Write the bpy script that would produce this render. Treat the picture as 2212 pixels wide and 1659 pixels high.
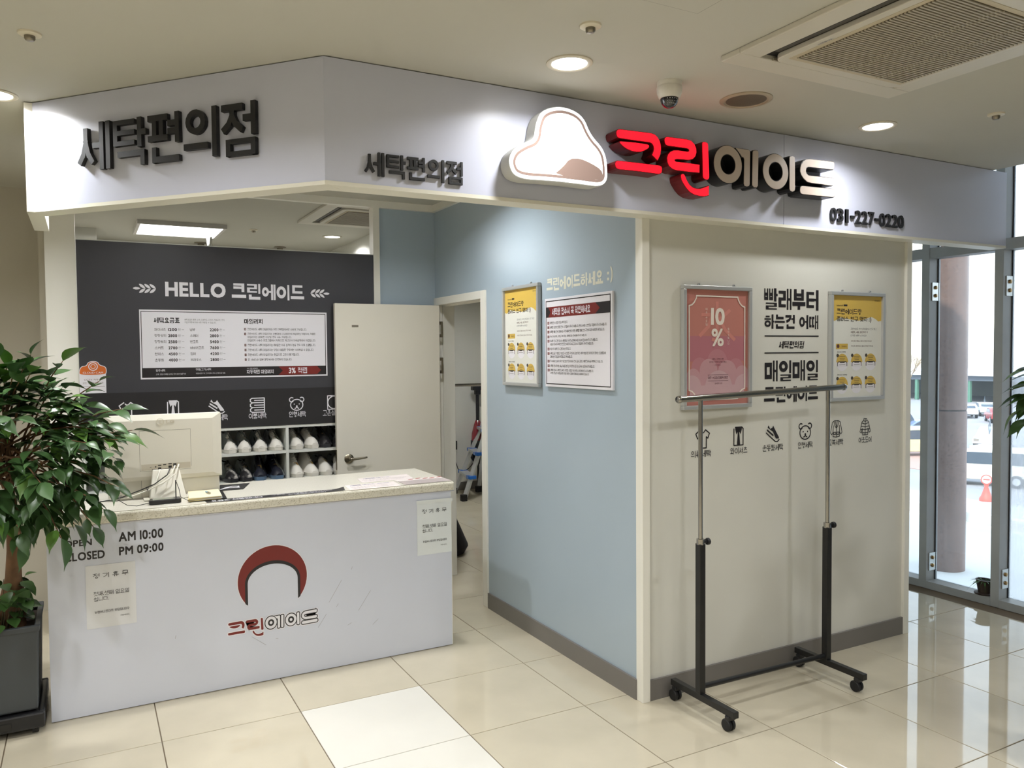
import bpy, math, random
from mathutils import Vector, Matrix
for o in list(bpy.data.objects): bpy.data.objects.remove(o, do_unlink=True)
scene = bpy.context.scene
COL = scene.collection
PI = math.pi

# ------------------------------------------------------------------ camera
CAM = Vector((-0.2530, -3.7241, 1.6748)); YAW, PITCH, ROLL, FPX = 0.4923, -0.0377, -0.0084, 1717.1
fw = Vector((math.sin(YAW)*math.cos(PITCH), math.cos(YAW)*math.cos(PITCH), math.sin(PITCH)))
rt = Vector((math.cos(YAW), -math.sin(YAW), 0.0)); up = rt.cross(fw)
r2 = rt*math.cos(ROLL) + up*math.sin(ROLL); u2 = -rt*math.sin(ROLL) + up*math.cos(ROLL)
cd = bpy.data.cameras.new('camera'); cam = bpy.data.objects.new('camera', cd); COL.objects.link(cam)
cd.sensor_fit = 'HORIZONTAL'; cd.sensor_width = 36.0; cd.lens = 36.0*FPX/2212.0
cd.clip_start = 0.02; cd.clip_end = 900
cam.matrix_world = Matrix(((r2.x,u2.x,-fw.x,CAM.x),(r2.y,u2.y,-fw.y,CAM.y),(r2.z,u2.z,-fw.z,CAM.z),(0,0,0,1)))
scene.camera = cam

# ------------------------------------------------------------------ world, sun, exposure
world = bpy.data.worlds.new('sky_world'); scene.world = world; world.use_nodes = True
wn = world.node_tree; wn.nodes.clear()
wo = wn.nodes.new('ShaderNodeOutputWorld'); wb = wn.nodes.new('ShaderNodeBackground')
wr = wn.nodes.new('ShaderNodeValToRGB'); wt = wn.nodes.new('ShaderNodeTexCoord'); ws = wn.nodes.new('ShaderNodeSeparateXYZ')
wn.links.new(wt.outputs['Generated'], ws.inputs[0]); wn.links.new(ws.outputs['Z'], wr.inputs[0])
wr.color_ramp.elements[0].position = 0.0; wr.color_ramp.elements[0].color = (0.86, 0.92, 1.0, 1)
wr.color_ramp.elements[1].position = 0.8; wr.color_ramp.elements[1].color = (0.62, 0.78, 1.0, 1)
wn.links.new(wr.outputs[0], wb.inputs[0]); wb.inputs[1].default_value = 3.0
wn.links.new(wb.outputs[0], wo.inputs[0])
sd = bpy.data.lights.new('sun', 'SUN'); sd.energy = 4.0; sd.angle = 0.02; sd.color = (1.0, 0.95, 0.86)
sun = bpy.data.objects.new('sun', sd); COL.objects.link(sun); sun.location = (0, 0, 30)
sun.rotation_euler = Vector((0.62, 0.38, -0.72)).to_track_quat('-Z', 'Y').to_euler()
scene.view_settings.view_transform = 'Standard'; scene.view_settings.look = 'None'
scene.view_settings.gamma = 1.0; scene.view_settings.use_curve_mapping = False
scene.view_settings.exposure = 0.24
scene.cycles.use_denoising = True
scene.cycles.max_bounces = 6; scene.cycles.diffuse_bounces = 4; scene.cycles.glossy_bounces = 3; scene.cycles.transmission_bounces = 2; scene.cycles.transparent_max_bounces = 8
scene.cycles.use_light_tree = False; scene.cycles.use_adaptive_sampling = True; scene.cycles.adaptive_threshold = 0.03
scene.cycles.caustics_reflective = False; scene.cycles.caustics_refractive = False
scene.cycles.sample_clamp_indirect = 6.0

LAMP_W = 12.5          # each round downlight
PANEL_W = 16.0         # square ceiling light panel

# ------------------------------------------------------------------ materials
def lin(c):
    c = c/255.0
    return c/12.92 if c <= 0.04045 else ((c+0.055)/1.055)**2.4
def rgb(r, g, b): return (lin(r), lin(g), lin(b), 1.0)
MAT = {}
def mat(name, col, rough=0.5, metal=0.0, var=0.0, vscale=6.0, bump=0.0, bscale=80.0, emit=None, estr=0.0, coat=0.0, spec=0.5, speck=None, sscale=120.0, rnd=0.0, alpha=None):
    if name in MAT: return MAT[name]
    m = bpy.data.materials.new(name); m.use_nodes = True; nt = m.node_tree; nd = nt.nodes; lk = nt.links
    b = nd['Principled BSDF']
    b.inputs['Roughness'].default_value = rough; b.inputs['Metallic'].default_value = metal
    b.inputs['Specular IOR Level'].default_value = spec; b.inputs['Coat Weight'].default_value = coat
    b.inputs['Base Color'].default_value = col
    tc = nd.new('ShaderNodeTexCoord'); src = None
    if var > 0 or speck or rnd > 0:
        rg = nd.new('ShaderNodeRGB'); rg.outputs[0].default_value = col; src = rg.outputs[0]
    if var > 0:
        n = nd.new('ShaderNodeTexNoise'); n.inputs['Scale'].default_value = vscale; n.inputs['Detail'].default_value = 4
        lk.new(tc.outputs['Object'], n.inputs['Vector'])
        mr = nd.new('ShaderNodeMapRange'); mr.inputs[1].default_value = .3; mr.inputs[2].default_value = .7; mr.inputs[3].default_value = 1-var; mr.inputs[4].default_value = 1+var
        lk.new(n.outputs[0], mr.inputs[0])
        mx = nd.new('ShaderNodeVectorMath'); mx.operation = 'SCALE'; lk.new(src, mx.inputs[0]); lk.new(mr.outputs[0], mx.inputs['Scale']); src = mx.outputs[0]
    if speck:
        n = nd.new('ShaderNodeTexNoise'); n.inputs['Scale'].default_value = sscale; n.inputs['Detail'].default_value = 3
        lk.new(tc.outputs['Object'], n.inputs['Vector'])
        cr = nd.new('ShaderNodeValToRGB'); cr.color_ramp.elements[0].position = .52; cr.color_ramp.elements[1].position = .68
        lk.new(n.outputs[0], cr.inputs[0])
        mm = nd.new('ShaderNodeMix'); mm.data_type = 'RGBA'; lk.new(cr.outputs[0], mm.inputs['Factor']); lk.new(src, mm.inputs['A']); mm.inputs['B'].default_value = speck; src = mm.outputs['Result']
    if rnd > 0:
        oi = nd.new('ShaderNodeObjectInfo'); mr = nd.new('ShaderNodeMapRange'); mr.inputs[3].default_value = 1-rnd; mr.inputs[4].default_value = 1+rnd
        lk.new(oi.outputs['Random'], mr.inputs[0]); mx = nd.new('ShaderNodeVectorMath'); mx.operation = 'SCALE'; lk.new(src, mx.inputs[0]); lk.new(mr.outputs[0], mx.inputs['Scale']); src = mx.outputs[0]
    if src: lk.new(src, b.inputs['Base Color'])
    if bump > 0:
        n = nd.new('ShaderNodeTexNoise'); n.inputs['Scale'].default_value = bscale; n.inputs['Detail'].default_value = 3
        lk.new(tc.outputs['Object'], n.inputs['Vector']); bp = nd.new('ShaderNodeBump'); bp.inputs['Strength'].default_value = bump; bp.inputs['Distance'].default_value = .002
        lk.new(n.outputs[0], bp.inputs['Height']); lk.new(bp.outputs[0], b.inputs['Normal'])
    if emit: b.inputs['Emission Color'].default_value = emit; b.inputs['Emission Strength'].default_value = estr
    MAT[name] = m; return m
def glassmat(name, tint, ior=1.45, rough=0.02, dirt=0.0):
    m = bpy.data.materials.new(name); m.use_nodes = True; nt = m.node_tree; nd = nt.nodes; lk = nt.links; nd.clear()
    o = nd.new('ShaderNodeOutputMaterial'); tr = nd.new('ShaderNodeBsdfTransparent'); tr.inputs[0].default_value = tint
    gl = nd.new('ShaderNodeBsdfGlossy'); gl.inputs['Roughness'].default_value = rough; gl.inputs[0].default_value = (.9,.95,1,1)
    fr = nd.new('ShaderNodeFresnel'); fr.inputs[0].default_value = ior
    mx = nd.new('ShaderNodeMixShader'); lk.new(fr.outputs[0], mx.inputs[0]); lk.new(tr.outputs[0], mx.inputs[1]); lk.new(gl.outputs[0], mx.inputs[2])
    out = mx.outputs[0]
    if dirt > 0:
        df = nd.new('ShaderNodeBsdfTranslucent'); df.inputs[0].default_value = (.75,.76,.76,1)
        tc = nd.new('ShaderNodeTexCoord'); n = nd.new('ShaderNodeTexNoise'); n.inputs['Scale'].default_value = 3.5; n.inputs['Detail'].default_value = 6
        mp = nd.new('ShaderNodeMapping'); mp.inputs['Scale'].default_value = (1, 2.5, .5); lk.new(tc.outputs['Object'], mp.inputs[0]); lk.new(mp.outputs[0], n.inputs['Vector'])
        mr = nd.new('ShaderNodeMapRange'); mr.inputs[1].default_value = .35; mr.inputs[2].default_value = .7; mr.inputs[3].default_value = dirt*.4; mr.inputs[4].default_value = dirt
        lk.new(n.outputs[0], mr.inputs[0]); m2 = nd.new('ShaderNodeMixShader'); lk.new(mr.outputs[0], m2.inputs[0]); lk.new(out, m2.inputs[1]); lk.new(df.outputs[0], m2.inputs[2]); out = m2.outputs[0]
    lk.new(out, o.inputs[0]); MAT[name] = m; return m

WHITE_WALL = mat('white_wall', rgb(214,213,205), .45, var=.02, vscale=3, bump=.05, bscale=200, spec=.4)
CEIL = mat('ceiling_paint', rgb(196,194,184), .8, var=.015, vscale=2, spec=.2)
TRIMW = mat('white_trim', rgb(232,230,221), .35, var=.01)
BEIGE_WALL = mat('beige_wall', rgb(198,193,180), .6, var=.02, vscale=1.5)
BLUE_WALL = mat('blue_wall', rgb(166,181,193), .3, var=.02, vscale=2, spec=.5)
GREY_BASE = mat('grey_skirting', rgb(118,114,110), .45, var=.03)
TILE = mat('floor_tile', rgb(196,187,166), .035, var=.05, vscale=4, rnd=.03, spec=.5)
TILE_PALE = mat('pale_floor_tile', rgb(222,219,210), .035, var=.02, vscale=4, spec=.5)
GROUT = mat('floor_grout', rgb(112,98,80), .8)
FASCIA = mat('fascia_panel', rgb(201,204,221), .33, var=.01, spec=.5)
CREAM_EDGE = mat('cream_edging', rgb(230,227,214), .4)
BLACK_FOAM = mat('black_lettering', rgb(30,30,33), .55, var=.03)
COUNTER = mat('counter_laminate', rgb(208,212,225), .3, var=.01, spec=.5)
STONE = mat('counter_stone', rgb(222,218,204), .3, speck=rgb(184,178,158), sscale=150, spec=.5)
STONE_TOP = mat('counter_top_stone', rgb(220,216,204), .25, speck=rgb(204,199,184), sscale=200, spec=.5)
PANEL_D = mat('charcoal_panel', rgb(62,62,67), .35, var=.02, spec=.4)
PANEL_B = mat('black_band', rgb(42,41,43), .35, spec=.4)
PRINT_W = mat('white_print', rgb(228,226,232), .4)
PRINT_K = mat('black_print', rgb(34,30,32), .4)
PRINT_G = mat('grey_print', rgb(120,118,124), .5)
PRINT_R = mat('dark_red_print', rgb(118,34,30), .4)
PRINT_BR = mat('brown_print', rgb(96,60,52), .5)
PRINT_CREAM = mat('cream_print', rgb(226,224,206), .4)
PAPER = mat('white_paper', rgb(222,223,226), .5, var=.01)
GLOSSY_PAPER = mat('laminated_paper', rgb(228,233,235), .12, coat=.6, bump=.25, bscale=14)
DOOR_M = mat('door_leaf', rgb(220,215,202), .4, var=.02, vscale=3)
NICKEL = mat('brushed_nickel', rgb(150,142,126), .3, metal=1)
CHROME = mat('chrome', rgb(172,170,166), .12, metal=1)
ALU = mat('aluminium', rgb(196,198,198), .35, metal=.5)
BLACK_PL = mat('black_plastic', rgb(30,30,32), .35)
BLACK_MT = mat('black_steel', rgb(27,27,27), .4, var=.12, vscale=30)
RUBBER = mat('black_rubber', rgb(24,24,25), .6)
SHELF_M = mat('shelf_board', rgb(214,216,210), .4)
PC_M = mat('white_plastic', rgb(232,228,216), .35, var=.01, coat=.1)
DARKHOLE = mat('dark_slot', rgb(36,34,30), .8)
AC_M = mat('ac_plastic', rgb(208,203,190), .4, var=.01)
AC_SLAT = mat('ac_slat', rgb(172,164,146), .5)
LEAF_A = mat('leaf_green', rgb(62,92,50), .35, var=.18, vscale=9, rnd=.25, spec=.45)
LEAF_B = mat('leaf_fresh', rgb(84,120,50), .35, var=.15, vscale=9, rnd=.2, spec=.45)
LEAF_C = mat('leaf_round', rgb(66,98,48), .4, var=.15, vscale=9, rnd=.25)
BARK = mat('tree_bark', rgb(112,82,56), .8, var=.25, vscale=18, bump=.6, bscale=40)
TWIG = mat('twig', rgb(70,66,44), .7)
POT_M = mat('grey_planter', rgb(66,70,73), .5, var=.06, vscale=5)
SOIL = mat('soil', rgb(54,44,36), .95, bump=.8, bscale=50)
LAMP_E = mat('lamp_glow', (1,1,1,1), .5, emit=(1,.98,.95,1), estr=14.0)
PANEL_E = mat('panel_glow', (1,1,1,1), .5, emit=(1,1,.98,1), estr=6.0)
RED_FACE = mat('red_lit_face', rgb(230,20,40), .3, emit=rgb(255,20,42), estr=1.05)
RED_SIDE = mat('red_channel_side', rgb(104,16,20), .35)
GREY_FACE = mat('unlit_white_face', rgb(190,176,164), .3, var=.03)
BLACK_SIDE = mat('black_channel_side', rgb(26,26,28), .35)
BOX_FACE = mat('white_lit_face', (1,1,1,1), .3, emit=(.93,.95,1,1), estr=1.0)
BOX_SIDE = mat('white_channel_side', rgb(206,206,200), .4)
TAN_FACE = mat('tan_lit_film', rgb(128,108,100), .3, emit=rgb(170,146,136), estr=.35)
MULL = mat('mullion_metal', rgb(158,160,158), .4, metal=.0, var=.05, vscale=8)
STEEL = mat('bright_steel', rgb(196,198,194), .3, metal=.8)
BRASS = mat('brass_bolt', rgb(170,140,96), .35, metal=1)
GLASS = glassmat('window_glass', (.93,.96,.96,1), dirt=.05)
GLASS_DIRTY = glassmat('dirty_window_glass', (.9,.93,.93,1), dirt=.45)
WRAP = glassmat('clear_plastic', (.98,.98,.98,1), ior=1.12, rough=.15)

# ------------------------------------------------------------------ mesh helpers
class MB:
    def __init__(s): s.v = []; s.f = []; s.lv = 0
    def add(s, vs, fs):
        n = len(s.v); s.v += [tuple(v) for v in vs]; s.f += [tuple(i+n for i in f) for f in fs]; return s
    def box(s, x0,x1,y0,y1,z0,z1):
        return s.add([(x0,y0,z0),(x1,y0,z0),(x1,y1,z0),(x0,y1,z0),(x0,y0,z1),(x1,y0,z1),(x1,y1,z1),(x0,y1,z1)],
                     [(0,3,2,1),(4,5,6,7),(0,1,5,4),(1,2,6,5),(2,3,7,6),(3,0,4,7)])
    def obox(s, a, b, w, h, upv=(0,0,1)):      # bar from a to b, width w (sideways) and height h
        a, b = Vector(a), Vector(b); d = (b-a).normalized(); side = d.cross(Vector(upv))
        if side.length < 1e-5: side = d.cross(Vector((1,0,0)))
        side.normalize(); u = side.cross(d).normalized(); vs = []
        for p in (a, b):
            for sx, sz in ((-1,-1),(1,-1),(1,1),(-1,1)): vs.append(p + side*sx*w/2 + u*sz*h/2)
        return s.add(vs, [(3,2,1,0),(4,5,6,7),(0,1,5,4),(1,2,6,5),(2,3,7,6),(3,0,4,7)])
    def tube(s, path, r, n=10, cap=True):
        path = [Vector(p) for p in path]; rs = r if isinstance(r, (list,tuple)) else [r]*len(path); vs = []; prev = None
        for i, p in enumerate(path):
            d = (path[min(i+1,len(path)-1)] - path[max(i-1,0)]).normalized()
            if prev is None:
                a = d.cross(Vector((0,0,1)));
                if a.length < .05: a = d.cross(Vector((1,0,0)))
            else: a = prev - d*prev.dot(d)
            a.normalize(); prev = a; b = d.cross(a)
            for k in range(n):
                t = 2*PI*k/n; vs.append(p + (a*math.cos(t) + b*math.sin(t))*rs[i])
        fs = []
        for i in range(len(path)-1):
            for k in range(n): fs.append((i*n+k, i*n+(k+1)%n, (i+1)*n+(k+1)%n, (i+1)*n+k))
        if cap: fs.append(tuple(range(n))[::-1]); fs.append(tuple((len(path)-1)*n+k for k in range(n)))
        return s.add(vs, fs)
    def cyl(s, a, b, r, n=20): return s.tube([a, b], r, n)
    def lathe(s, prof, c, n=24, axis='z', flip=False):   # prof: (radius, height) from c
        vs = []; c = Vector(c)
        for r, h in prof:
            for k in range(n):
                t = 2*PI*k/n; x, y = r*math.cos(t), r*math.sin(t)
                vs.append(c + (Vector((x,y,h)) if axis=='z' else Vector((x,h,y)) if axis=='y' else Vector((h,x,y))))
        fs = []
        for i in range(len(prof)-1):
            for k in range(n): fs.append((i*n+k, i*n+(k+1)%n, (i+1)*n+(k+1)%n, (i+1)*n+k))
        if prof[0][0] > 1e-6: fs.append(tuple(range(n))[::-1])
        if prof[-1][0] > 1e-6: fs.append(tuple((len(prof)-1)*n+k for k in range(n)))
        return s.add(vs, fs)
    def prism(s, pl, poly, w0, w1):               # polygon on plane pl between normal offsets w0 (back) and w1 (front)
        n = len(poly); area = sum(poly[i][0]*poly[(i+1)%n][1]-poly[(i+1)%n][0]*poly[i][1] for i in range(n))
        if area < 0: poly = poly[::-1]
        vs = [pl(u,v,w1) for u,v in poly]
        if w0 is None: return s.add(vs, [tuple(range(n))])
        vs += [pl(u,v,w0) for u,v in poly]
        return s.add(vs, [tuple(range(n)), tuple(range(2*n-1,n-1,-1))] + [(i, i+n, (i+1)%n+n, (i+1)%n) for i in range(n)])
    def rect(s, pl, u0,u1,v0,v1, w1, w0=None): return s.prism(pl, [(u0,v0),(u1,v0),(u1,v1),(u0,v1)], w0, w1)
    def ring(s, pl, c, ro, ri, w0, w1, n=32):
        vs = []
        for w in (w1, w0):
            for r in (ro, ri):
                for k in range(n):
                    t = 2*PI*k/n; vs.append(pl(c[0]+r*math.cos(t), c[1]+r*math.sin(t), w))
        fs = []
        for k in range(n):
            j = (k+1)%n
            fs += [(k,j,n+j,n+k), (2*n+k,3*n+k,3*n+j,2*n+j), (k,2*n+k,2*n+j,j), (n+k,n+j,3*n+j,3*n+k)]
        return s.add(vs, fs)
    def stroke(s, pl, pts, wd, w, closed=False):
        P = list(pts) + ([pts[0]] if closed else [])
        for a, b in zip(P[:-1], P[1:]):
            dx, dy = b[0]-a[0], b[1]-a[1]; l = math.hypot(dx,dy)
            if l < 1e-7: continue
            s.lv += 1; dx, dy = dx/l*wd/2, dy/l*wd/2
            s.prism(pl, [(a[0]-dx*.6-dy,a[1]-dy*.6+dx),(a[0]-dx*.6+dy,a[1]-dy*.6-dx),(b[0]+dx*.6+dy,b[1]+dy*.6-dx),(b[0]+dx*.6-dy,b[1]+dy*.6+dx)], None, w+(s.lv%60)*8e-6)
        return s
    def build(s, name, m, parent=None, smooth=False, local=False, bevel=0.0):
        me = bpy.data.meshes.new(name); off = Vector((0,0,0))
        if parent is not None and not local:
            q = parent
            while q: off = off + q.location; q = q.parent
        me.from_pydata([tuple(Vector(v)-off) for v in s.v], [], s.f); me.materials.append(m)
        if smooth:
            me.polygons.foreach_set('use_smooth', [True]*len(me.polygons))
            try: me.set_sharp_from_angle(angle=math.radians(40))
            except Exception: pass
        o = bpy.data.objects.new(name, me); COL.objects.link(o)
        if parent is not None: o.parent = parent
        if bevel > 0:
            b = o.modifiers.new('bevel','BEVEL'); b.width = bevel; b.segments = 2; b.limit_method = 'ANGLE'; b.angle_limit = math.radians(50)
        return o
def thing(name, label, cat, loc=(0,0,0), group=None, rz=0):
    o = bpy.data.objects.new(name, None); COL.objects.link(o); o.location = loc; o.rotation_euler = (0,0,rz); o.empty_display_size = .05
    o['label'] = label; o['category'] = cat
    if group: o['group'] = group
    return o
def tag(o, label, cat, group=None):
    o['label'] = label; o['category'] = cat
    if group: o['group'] = group
    return o
def struct(o, label=None):
    o['kind'] = 'structure'
    if label: o['label'] = label
    return o
def dup(root, loc=None, label=None, rz=None):
    r = root.copy(); COL.objects.link(r)
    if loc is not None: r.location = loc
    if rz is not None: r.rotation_euler = (0,0,rz)
    if label: r['label'] = label
    for ch in list(root.children):
        c = ch.copy(); COL.objects.link(c); c.parent = r
        for g in list(ch.children):
            d = g.copy(); COL.objects.link(d); d.parent = c
    return r
def plane(o, u, v, n):
    o, u, v, n = Vector(o), Vector(u), Vector(v), Vector(n)
    return lambda a, b, w=0.0: o + u*a + v*b + n*w
FA = Vector((.543,-.8,0)); FU = Vector((.66122632,-.75018648,0)); FN = Vector((-.75018648,-.66122632,0))
P_FAS = plane((0,-.8,0),(1,0,0),(0,0,1),(0,-1,0))
P_FASL = plane(FA, FU, (0,0,1), FN)
P_WALL = plane((0,-.705,0),(1,0,0),(0,0,1),(0,-1,0))
P_BLUE = plane((2.06,0,0),(0,-1,0),(0,0,1),(-1,0,0))          # u = -Y
P_PAN = plane((0,1.75,0),(1,0,0),(0,0,1),(0,-1,0))
P_CNT = plane((0,.436,0),(1,0,0),(0,0,1),(0,-1,0))
P_TOP = plane((0,0,.95),(1,0,0),(0,1,0),(0,0,1))

# ---- a small block gothic for Hangul: jamo as strokes, composed by syllable
_INI = 'ㄱㄲㄴㄷㄸㄹㅁㅂㅃㅅㅆㅇㅈㅉㅊㅋㅌㅍㅎ'; _VOW = 'ㅏㅐㅑㅒㅓㅔㅕㅖㅗㅘㅙㅚㅛㅜㅝㅞㅟㅠㅡㅢㅣ'
_FIN = ['','ㄱ','ㄲ','ㄱㅅ','ㄴ','ㄴㅈ','ㄴㅎ','ㄷ','ㄹ','ㄹㄱ','ㄹㅁ','ㄹㅂ','ㄹㅅ','ㄹㅌ','ㄹㅍ','ㄹㅎ','ㅁ','ㅂ','ㅂㅅ','ㅅ','ㅆ','ㅇ','ㅈ','ㅊ','ㅋ','ㅌ','ㅍ','ㅎ']
_DBL = {'ㄲ':'ㄱㄱ','ㄸ':'ㄷㄷ','ㅃ':'ㅂㅂ','ㅆ':'ㅅㅅ','ㅉ':'ㅈㅈ'}
_MIX = {'ㅘ':'ㅗㅏ','ㅙ':'ㅗㅐ','ㅚ':'ㅗㅣ','ㅝ':'ㅜㅓ','ㅞ':'ㅜㅔ','ㅟ':'ㅜㅣ','ㅢ':'ㅡㅣ'}
_STK = {'ㄱ':[[(0,1),(1,1),(1,0)]],'k':[[(0,1),(1,1),(.93,.6),(.66,.25),(.12,0)]],'ㄴ':[[(0,1),(0,0),(1,0)]],'ㄷ':[[(1,1),(0,1),(0,0),(1,0)]],'ㄹ':[[(0,1),(1,1),(1,.5),(0,.5),(0,0),(1,0)]],
 'ㅁ':[[(0,0),(0,1),(1,1),(1,0),(0,0)]],'ㅂ':[[(0,1),(0,0),(1,0),(1,1)],[(0,.5),(1,.5)]],'ㅅ':[[(.5,1),(.5,.62),(.30,.25),(0,0)],[(.5,.62),(.70,.25),(1,0)]],'ㅈ':[[(.02,1),(.98,1)],[(.5,1),(.5,.62),(.30,.25),(0,0)],[(.5,.62),(.70,.25),(1,0)]],
 'ㅊ':[[(.5,1),(.5,.74)],[(.02,.74),(.98,.74)],[(.5,.74),(.5,.45),(.30,.18),(0,0)],[(.5,.45),(.70,.18),(1,0)]],'ㅋ':[[(0,1),(1,1),(1,0)],[(0,.5),(1,.5)]],'q':[[(0,1),(1,1),(.93,.6),(.66,.25),(.12,0)],[(0,.55),(.9,.5)]],
 'ㅌ':[[(1,1),(0,1),(0,0),(1,0)],[(0,.5),(1,.5)]],'ㅍ':[[(0,1),(1,1)],[(0,0),(1,0)],[(.28,1),(.28,0)],[(.72,1),(.72,0)]],'ㅎ':[[(.28,1),(.72,1)],[(0,.74),(1,.74)]],'ㅇ':[],
 'ㅏ':[[(.25,0),(.25,1)],[(.25,.5),(1,.5)]],'ㅑ':[[(.25,0),(.25,1)],[(.25,.66),(1,.66)],[(.25,.36),(1,.36)]],'ㅓ':[[(.85,0),(.85,1)],[(0,.52),(.85,.52)]],'ㅕ':[[(.85,0),(.85,1)],[(0,.68),(.85,.68)],[(0,.36),(.85,.36)]],'ㅣ':[[(.55,0),(.55,1)]],
 'ㅐ':[[(.12,0),(.12,1)],[(.95,0),(.95,1)],[(.12,.5),(.95,.5)]],'ㅒ':[[(.12,0),(.12,1)],[(.95,0),(.95,1)],[(.12,.64),(.95,.64)],[(.12,.36),(.95,.36)]],'ㅔ':[[(.46,0),(.46,1)],[(1,0),(1,1)],[(-.12,.52),(.46,.52)]],'ㅖ':[[(.46,0),(.46,1)],[(1,0),(1,1)],[(-.12,.66),(.46,.66)],[(-.12,.38),(.46,.38)]],
 'ㅗ':[[(0,0),(1,0)],[(.5,0),(.5,1)]],'ㅛ':[[(0,0),(1,0)],[(.33,0),(.33,1)],[(.67,0),(.67,1)]],'ㅜ':[[(0,1),(1,1)],[(.5,1),(.5,0)]],'ㅠ':[[(0,1),(1,1)],[(.33,1),(.33,0)],[(.67,1),(.67,0)]],'ㅡ':[[(0,.4),(1,.4)]],
 '水':[[(.5,1),(.5,.02),(.38,.06)],[(.10,.70),(.36,.70),(.26,.40),(.02,.16)],[(.86,.82),(.62,.62)],[(.56,.60),(.74,.30),(1,.06)]],'원':[]}
_NB = {'ㄹ':3,'ㅌ':3,'ㅊ':3,'ㅎ':4,'ㄷ':2,'ㅁ':2,'ㅂ':2,'ㅇ':2,'ㅈ':2,'ㅋ':2,'q':2,'ㅍ':2}
_NV = {'ㅁ':2,'ㅂ':2,'ㅍ':2.4,'ㅇ':2,'ㅛ':2,'ㅠ':2,'ㅐ':2,'ㅔ':2,'ㅒ':2,'ㅖ':2,'ㅎ':2}
def _jamo(out, j, x0,x1,y0,y1, t, vert=False):
    if j in _DBL or len(j) == 2:
        a, b = _DBL.get(j, j); m = (x0+x1)/2; g = (x1-x0)*.05
        _jamo(out,a,x0,m-g,y0,y1,t,vert); _jamo(out,b,m+g,x1,y0,y1,t,vert); return
    if vert and j == 'ㄱ': j = 'k'
    if vert and j == 'ㅋ': j = 'q'
    ty = min(t, (y1-y0)*.86/(_NB.get(j,1)*1.55)); tx = min(t, (x1-x0)*.9/(_NV.get(j,1)*1.5))
    if j in 'ㅏㅑㅓㅕㅣㅐㅒㅔㅖ': ty = min(t, .12)
    X = lambda a: x0+tx/2+(x1-x0-tx)*a; Y = lambda b: y0+ty/2+(y1-y0-ty)*b
    for pl_ in _STK[j]:
        for (a,b),(c,d) in zip(pl_[:-1], pl_[1:]):
            p, q = (X(a),Y(b)), (X(c),Y(d)); dx, dy = q[0]-p[0], q[1]-p[1]; l = math.hypot(dx,dy)
            if l < 1e-6: continue
            hz = abs(dx) > 3*abs(dy); vt = abs(dy) > 3*abs(dx); th = ty if hz else tx if vt else (tx+ty)/2; e = (tx if hz else ty if vt else th*.55)/2
            ux, uy = dx/l, dy/l; nx, ny = -uy*th/2, ux*th/2
            out.append([(p[0]-ux*e+nx,p[1]-uy*e+ny),(p[0]-ux*e-nx,p[1]-uy*e-ny),(q[0]+ux*e-nx,q[1]+uy*e-ny),(q[0]+ux*e+nx,q[1]+uy*e+ny)])
    if j in 'ㅇㅎ':
        b1 = y1 if j == 'ㅇ' else y0+(y1-y0)*.60; c = ((x0+x1)/2,(y0+b1)/2); rx, ry = (x1-x0)/2, (b1-y0)/2
        if j == 'ㅇ': rx = min(rx, ry*1.25); ry = min(ry, rx*1.2)
        else: rx = min(rx, ry*1.6)
        ix, iy = max(rx-t, rx*.35), max(ry-min(t,ry*.62), ry*.3); n = 18
        for k in range(n):
            a, b = 2*PI*k/n, 2*PI*(k+1)/n
            out.append([(c[0]+rx*math.cos(a),c[1]+ry*math.sin(a)),(c[0]+rx*math.cos(b),c[1]+ry*math.sin(b)),(c[0]+ix*math.cos(b),c[1]+iy*math.sin(b)),(c[0]+ix*math.cos(a),c[1]+iy*math.sin(a))])
def hangul(ch, t):
    out = []
    if ch == '水': _jamo(out,'水',0,1,0,1,t); return out
    k = ord(ch)-0xAC00; i, v, f = _INI[k//588], _VOW[(k%588)//28], _FIN[k%28]
    if v in 'ㅗㅛㅜㅠㅡ':
        if f: _jamo(out,i,.12,.88,.66,1,t); _jamo(out,v,.0,1,.38,.62,t); _jamo(out,f,.12,.88,0,.32,t)
        else: _jamo(out,i,.12,.88,.46,1,t); _jamo(out,v,.0,1,.02,.40,t)
    elif v in _MIX:
        h, w = _MIX[v]
        if f: _jamo(out,i,.06,.60,.66,1,t); _jamo(out,h,.0,.64,.40,.62,t); _jamo(out,w,.66,1,.36,1,t); _jamo(out,f,.14,.92,0,.30,t)
        else: _jamo(out,i,.06,.60,.48,.98,t); _jamo(out,h,.0,.66,.10,.42,t); _jamo(out,w,.66,1,0,1,t)
    else:
        wd = .30 if v in 'ㅏㅑㅓㅕ' else .24 if v == 'ㅣ' else .40; s = 1-wd-.04; e = .08 if v in 'ㅓㅕㅔㅖ' else 0
        if f: _jamo(out,i,.02,s-e*.5,.44,.98,t,True); _jamo(out,v,1-wd-e,1,.38,1,t); _jamo(out,f,.14,.95,0,.32,t)
        else: _jamo(out,i,.02,s-e*.5,.12,.90,t,True); _jamo(out,v,1-wd-e,1,0,1,t)
    return out
_lc = {}
def latin(s):
    if s not in _lc:
        c = bpy.data.curves.new('t','FONT'); c.body = s; c.resolution_u = 3; o = bpy.data.objects.new('t', c); me = bpy.data.meshes.new_from_object(o)
        vs = [(v.co.x,v.co.y) for v in me.vertices]; fs = [tuple(p.vertices) for p in me.polygons]
        bpy.data.objects.remove(o); bpy.data.curves.remove(c); bpy.data.meshes.remove(me); _lc[s] = (vs, fs)
    return _lc[s]
_tc = {}
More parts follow.
